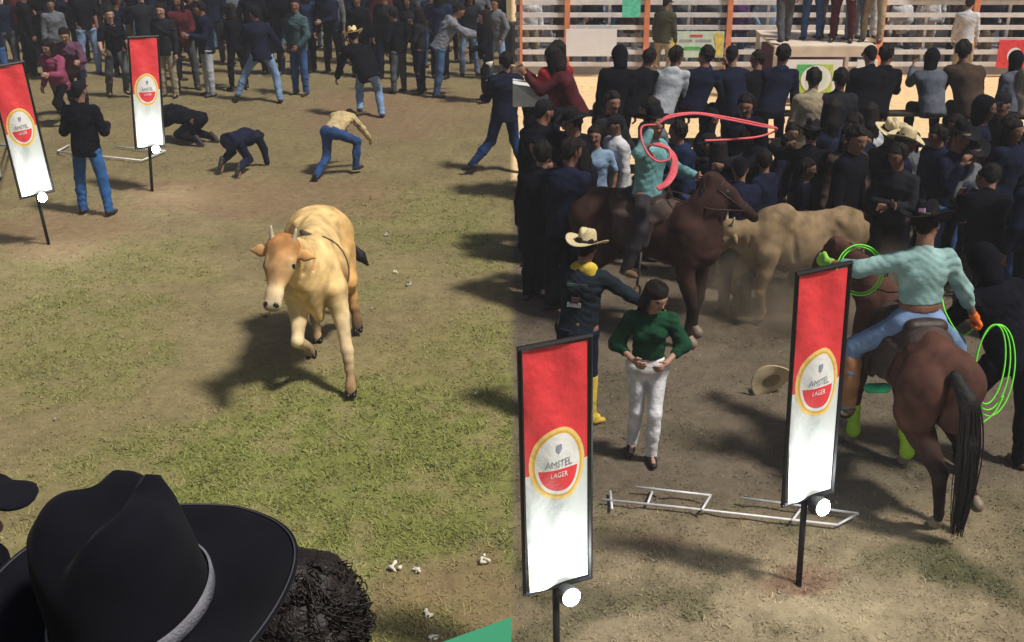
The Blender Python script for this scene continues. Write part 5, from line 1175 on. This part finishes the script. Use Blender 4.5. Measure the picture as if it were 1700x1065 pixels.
def crowd_person(x, y, yaw, where, row, group, tops, legcols, z=0, sit=False, skins=(1, 2), scale=None, heads=None, vi=None):
    an, tp, J, me = pick(SITV) if sit else VAR[vi if vi is not None else (RNG.randint(len(VAR)) if RNG.rand() < .5 else pick((0, 1, 3, 7, 9, 12, 13)))]
    hk = heads or (('short',) * 8 + ('long',) * 5 + ('cap',) * 5 + ('hood', 'felt', 'hood') + (('straw',) if RNG.rand() < .3 else ()))
    for k in range(60):
        tc, lc, hd = pick(tops), pick(legcols), pick(hk)
        lab = f"{row} person in {tc} {TN[tp]}, {HN[hd]}, {AN[an] if not sit else 'seated'}, {where}"
        if len(lab.replace('-', ' ').split()) > 16: lab = f"{row} person in {tc} {TN[tp]}, {HN[hd]}, {where}"
        if len(lab.replace('-', ' ').split()) > 16: lab = f"{row} person in {tc} {TN[tp]}, {where}"
        if lab not in USED or k == 59: break
    n_ = USED.get(lab, 0); USED[lab] = n_ + 1
    sc = scale or rnd(.9, 1.06)
    zz_ = z - (J['seat'] * sc * HF if sit else 0)
    o, _, _ = person(lab, None, (x, y), yaw, (tp, tc), ('jeans', lc), hd, skin=pick(skins), scale=sc, hero=False, J=J, meshes=me, group=group, z=zz_, headm=None)
    return o
DKT = ('navy', 'navy', 'black', 'black', 'charcoal', 'navy', 'black', 'dark blue', 'navy', 'charcoal', 'black', 'maroon', 'black', 'navy', 'brown', 'charcoal', 'grey', 'white')
DKL = ('black', 'navy', 'black', 'charcoal', 'navy', 'jeans blue', 'charcoal', 'black', 'mid grey', 'navy', 'light blue')
def lm_left(px):
    for lim, t in ((60, 'above leftmost banner'), (130, 'behind the pink-jacketed woman'), (215, 'left of second banner'), (300, 'above second banner'), (400, 'behind whitish-jeans man'), (480, 'behind the running man'),
                   (560, 'behind teal-jacketed man'), (640, 'behind yellow straw hat'), (700, 'left of grey hoodie man'), (770, 'behind grey hoodie man'), (900, 'behind white bag woman')):
        if px < lim: return t
def lm_right(px):
    for lim, t in ((905, 'at the seam side'), (975, 'above cream-hatted man'), (1050, 'behind horse rump'), (1130, 'behind pink-lasso rider'), (1210, 'behind brown horse head'), (1290, 'left of tan bull hump'), (1370, 'behind tan bull'),
                   (1440, 'behind right banner'), (1500, 'left of black-hatted rider'), (1570, 'behind black-hatted rider'), (1640, 'right of black-hatted rider'), (1900, 'at far right edge')):
        if px < lim: return t
ROWS = ('front-row', 'second-row', 'third-row', 'fourth-row', 'fifth-row', 'sixth-row', 'seventh-row', 'back-row')
# left crowd
skip0 = [(50, 165), (180, 225), (262, 306), (325, 378), (405, 540), (570, 660), (705, 850)]
for ri, py in enumerate((150, 126, 104, 84, 66, 50, 30)):
    y0 = G(425, py).y; zz = proj(0, y0)[2]; step = .50 * F_PX / zz; px = rnd(-10, 20)
    while px < 838:
        ok = not (ri == 0 and any(a < px < b for a, b in skip0))
        if ok and RNG.rand() < .95:
            p = G(px, py + rnd(-6, 6)); 
            if p.x < -.12:
                yaw = rnd(-.7, .7) + (math.pi if RNG.rand() < (.4 if ri < 2 else .65) else rnd(-1, 1))
                crowd_person(p.x, p.y, yaw, lm_left(px), ROWS[ri], 'people of the far left crowd', DKT, DKL, skins=(0, 1, 1, 2, 3))
        px += step * rnd(.75, 1.2)
# right crowd, standing rows
for ri, py in enumerate((478, 450, 424, 400)):
    y0 = G(1275, py).y; zz = proj(0, y0)[2]; step = .50 * F_PX / zz; px = 876 + rnd(0, 25)
    while px < 1720:
        p = G(px, py + rnd(-14, 14)); bad = (ri < 2 and 975 < px < 1180)
        if not bad: crowd_person(p.x, p.y, math.pi + rnd(-1.5, 1.5) + (math.pi if RNG.rand() < .2 else 0), lm_right(px), ROWS[ri], 'people of the right crowd', DKT, DKL[:7], skins=(1, 2, 1), scale=rnd(.80, 1.08))
        px += step * rnd(.6, 1.15)
# specific right-hand people
crowd_person(*G(1393, 440).xy, math.pi - .4, 'between tan bull and rider', 'pale-clad', 'people of the right crowd', ('pale blue',), ('mid grey',), heads=('short',), vi=3)
crowd_person(*G(985, 425).xy, math.pi + .1, 'left of lasso rider', 'facing-camera', 'people of the right crowd', ('pale blue', 'mid grey'), ('navy',), heads=('short',), vi=11)
crowd_person(*G(1445, 445).xy, math.pi + .4, 'left of the rider hat', 'brown-clad', 'people of the right crowd', ('brown',), ('mid grey',), heads=('straw',), vi=0)
crowd_person(*G(1570, 470).xy, math.pi + .6, 'above the rider shoulder', 'white-clad', 'people of the right crowd', ('white', 'grey'), ('black',), heads=('felt',), vi=3)
crowd_person(*G(1690, 560).xy, .4, 'at the right edge behind hunched person', 'tall navy', 'people of the right crowd', ('navy',), ('black',), heads=('short',), vi=0, scale=1.08)
crowd_person(*G(1610, 540).xy, -.3, 'left of hunched person', 'back-turned', 'people of the right crowd', ('black',), ('olive',), heads=('short',), vi=8)
crowd_person(*G(1215, 520).xy, .3, 'left of the tan bull', 'back-turned', 'people of the right crowd', ('navy',), ('navy',), heads=('cap',), vi=0, scale=.95)
crowd_person(*G(935, 515).xy, -.5, 'left of the cream-hatted man', 'back-turned', 'people of the right crowd', ('navy',), ('black',), heads=('short',), vi=0, scale=1.05)
crowd_person(*G(893, 500).xy, -.2, 'at the seam above nearest banner', 'back-turned', 'people of the right crowd', ('black',), ('black',), heads=('short',), vi=10, scale=1.0)
# the barrier the upper row sits on
YB = G(1275, 322).y
e = empty('spectator_barrier', (0, YB, 0)); tag(e, 'dark wooden rail barrier under the upper row of seated people', 'barrier')
M_WOOD = mat('dark timber', (.03, .025, .022), .8, .3, 8, .3, 40)
for i in range(6): b = MB(); x = .45 + i * 1.4; b.box((x - .05, -.05, -.02), (x + .05, .05, 1.06)); b.build('post', M_WOOD, e)
b = MB(); b.box((.2, -.12, 1.062), (7.6, .12, 1.1)); b.build('seat_plank', M_WOOD, e)
for z in (.3, .65): b = MB(); b.box((.2, -.085, z), (7.6, -.052, z + .12)); b.build('rail', M_WOOD, e)
SITS = [(905, 'red', 'long', .5), (948, 'maroon', 'long', 1.3), (1012, 'black', 'hood', .1), (1050, 'black', 'short', -.4), (1090, 'grey', 'short', 0), (1143, 'navy', 'short', -.35), (1212, 'navy', 'cap', 0), (1243, 'black', 'short', .2), (1283, 'navy', 'short', -.3),
        (1411, 'black', 'cap', .1), (1456, 'black', 'short', .1), (1535, 'mid grey', 'hood', -.2), (1608, 'brown', 'short', .0), (1670, 'grey', 'hood', .3), (1700, 'beige', 'short', .2)]
for px, c, h, yw in SITS:
    zz = proj(0, YB, 1.1)[2]; x = (px - CX) / F_PX * zz; n_ = {'red': 'red-clad woman'}
    an, tp, J, me = SITV[int(RNG.randint(8))] if c != 'grey' else SITV[0]
    ss = rnd(.92, 1.1)
    wh = {905: 'next to the white box sign', 948: 'second from the white box sign', 1012: 'left of the bending one', 1050: 'left of the pale grey hoodie', 1090: 'the palest on the rail', 1143: 'right of the pale grey hoodie', 1212: 'left of a close pair', 1243: 'right of a close pair',
          1283: 'left of green emblem sign', 1411: 'below blue emblem sign', 1456: 'right of blue emblem sign', 1535: 'grey hood up above the black-hatted rider', 1608: 'above the neon rope side', 1670: 'pale hood near right edge', 1700: 'last before the right edge'}[px]
    o, _, _ = person(f"{c} {TN[tp]} person sitting on the rail barrier, {wh}", None, (x + rnd(-.08, .08), YB - .12 + rnd(-.05, .05)), yw + rnd(-.35, .35), (tp, c), ('jeans', 'black' if px != 1670 else 'mid grey'), h, skin=1, scale=ss, hero=False, J=J, meshes=me, group='people seated on the rail barrier', z=1.1 - J['seat'] * ss * HF,
        topm=cloth('pale grey hoodie', (.36, .38, .42)) if px == 1090 else (cloth('dusty grey hoodie', (.09, .10, .13)) if px in (1535, 1670) else None))
for px, c in ((1333, 'beige'), (1371, 'charcoal')):
    p = G(px, 345); crowd_person(p.x, p.y, .1, 'against green emblem sign', 'standing', 'people of the right crowd', (c,), ('black',), heads=('short',), vi=0 if c == 'beige' else 10, scale=1.06)
# people on the stage deck and along the arena fence
for i, (px, tc, lc, yw) in enumerate(((1300, 'pink', 'mid grey', 0), (1345, 'charcoal', 'jeans blue', 0), (1372, 'orange', 'brown', .6), (1395, 'purple', 'maroon', 2.8), (1418, 'olive', 'light blue', .3), (1435, 'white', 'white', 3), (1447, 'maroon', 'beige', 2.6))):
    dk = True; yy = YS + .5 + .25 * (i % 3); zz = yy * cp + 3.4 * sp
    crowd_person((px - CX) / F_PX * zz, yy, yw, 'on the cream stage deck' if dk else 'beside the stage deck', f'{tc}-clad', 'people on the stage deck', (tc,), (lc,), z=1.02 if dk else .35, vi=(6, 0, 12, 1, 8, 5, 9)[i], heads=('short', 'long', 'cap'), skins=(0, 1, 3), scale=1.0)
BRT = ('white', 'grey', 'pale blue', 'navy', 'black', 'mid grey', 'black', 'charcoal', 'purple', 'navy', 'brown', 'mid grey', 'pink')
def lm_f(px):
    for lim, t in ((940, 'left of white advert board'), (1030, 'above white advert board'), (1105, 'right of white advert board'), (1205, 'above yellow-edged advert'), (1290, 'left of stage deck'), (1460, 'behind the stage'), (1530, 'right of stage deck'), (1600, 'left of last fence post'), (1800, 'right of last fence post')):
        if px < lim: return t
for ri in range(4):
    y = YF + .5 + ri * .9 + (.1 if ri else 0); zb = 0 if ri == 0 else .25 + (ri - 1) * .34; zz = proj(0, y)[2]; px = 868 + rnd(0, 20)
    while px < 1710:
        x = (px - CX) / F_PX * zz
        crowd_person(x, y, math.pi + rnd(-.5, .5), 'behind arena fence, ' + lm_f(px), ('fence-line', 'lower-step', 'middle-step', 'upper-step')[ri], 'spectators behind the arena fence', BRT, ('light blue', 'jeans blue', 'black', 'mid grey', 'white', 'beige'), z=zb, skins=(0, 1, 3), heads=('short', 'long', 'cap'))
        px += rnd(38, 62) if ri == 0 else rnd(34, 56)
for px, tc, lc, t_ in ((1098, 'olive', 'beige', 'olive-clad'), (1592, 'white', 'beige', 'white-clad')):
    y = YF - .65; zz = proj(0, y)[2]
    crowd_person((px - CX) / F_PX * zz, y, rnd(-.6, .6), 'sand side of arena fence, ' + lm_f(px), t_, 'spectators on the sand side of the arena fence', (tc,), (lc,), skins=(0, 1, 3), heads=('short', 'cap'), vi=0, z=0)
dup_ = [k for k, v in USED.items() if v > 1]; print('crowd labels repeated:', len(dup_), 'people', sum(o.name.startswith('person') for o in bpy.data.objects))

# ------------------------------------------------------------------ dusty night air
def haze(dens):
    b = MB(); b.box((-16, -3, -1.2), (16, 36, 5.0)); m = bpy.data.materials.new('dusty air'); m.use_nodes = True; n = m.node_tree.nodes
    n.remove(n['Principled BSDF']); v = n.new('ShaderNodeVolumePrincipled'); v.inputs['Density'].default_value = dens; v.inputs['Color'].default_value = (.85, .85, .9, 1)
    m.node_tree.links.new(v.outputs[0], n['Material Output'].inputs['Volume']); tag(b.build('haze', m), kind='stuff')
haze(.0025)
def dust(px, py, rx, ry, rz, dens, name='dust_cloud'):
    p = G(px, py); s_ = SDF(); s_.cap((-rx * .5, 0, 0), (rx * .5, .1, .05), rz, k=.2); s_.ball((rx * .4, -.1, .15), rz * .8, k=.3); s_.ball((-rx * .2, .2, .2), rz * .7, k=.3)
    m = bpy.data.materials.new('dust'); m.use_nodes = True; n = m.node_tree.nodes; n.remove(n['Principled BSDF']); v = n.new('ShaderNodeVolumePrincipled'); v.inputs['Color'].default_value = (.62, .5, .36, 1)
    tc = n.new('ShaderNodeTexCoord'); nz = n.new('ShaderNodeTexNoise'); nz.inputs['Scale'].default_value = 2.2; nz.inputs['Detail'].default_value = 3; L = m.node_tree.links
    L.new(tc.outputs['Object'], nz.inputs[0]); ln = n.new('ShaderNodeVectorMath'); ln.operation = 'DIVIDE'; L.new(tc.outputs['Object'], ln.inputs[0]); ln.inputs[1].default_value = (rx * .5 + rz, rz * 1.1, rz * 1.15)
    le = n.new('ShaderNodeVectorMath'); le.operation = 'LENGTH'; L.new(ln.outputs[0], le.inputs[0])
    fr = n.new('ShaderNodeMapRange'); fr.inputs['From Min'].default_value = 1; fr.inputs['From Max'].default_value = .2; fr.inputs['To Min'].default_value = 0; fr.inputs['To Max'].default_value = dens; L.new(le.outputs['Value'], fr.inputs[0])
    nm = n.new('ShaderNodeMapRange'); nm.inputs['From Min'].default_value = .4; nm.inputs['From Max'].default_value = .62; L.new(nz.outputs[0], nm.inputs[0])
    mu = n.new('ShaderNodeMath'); mu.operation = 'MULTIPLY'; L.new(fr.outputs[0], mu.inputs[0]); L.new(nm.outputs[0], mu.inputs[1]); L.new(mu.outputs[0], v.inputs['Density']); L.new(v.outputs[0], n['Material Output'].inputs['Volume'])
    o = mobj(name, sdf_mesh(name, [(s_, .06)], [m]), None, (p.x, p.y, .35)); tag(o, 'thin tan dust hanging in the air around the legs of the humped bull', 'dust', kind='stuff')
dust(1330, 545, 1.7, .8, .62, 2.2)
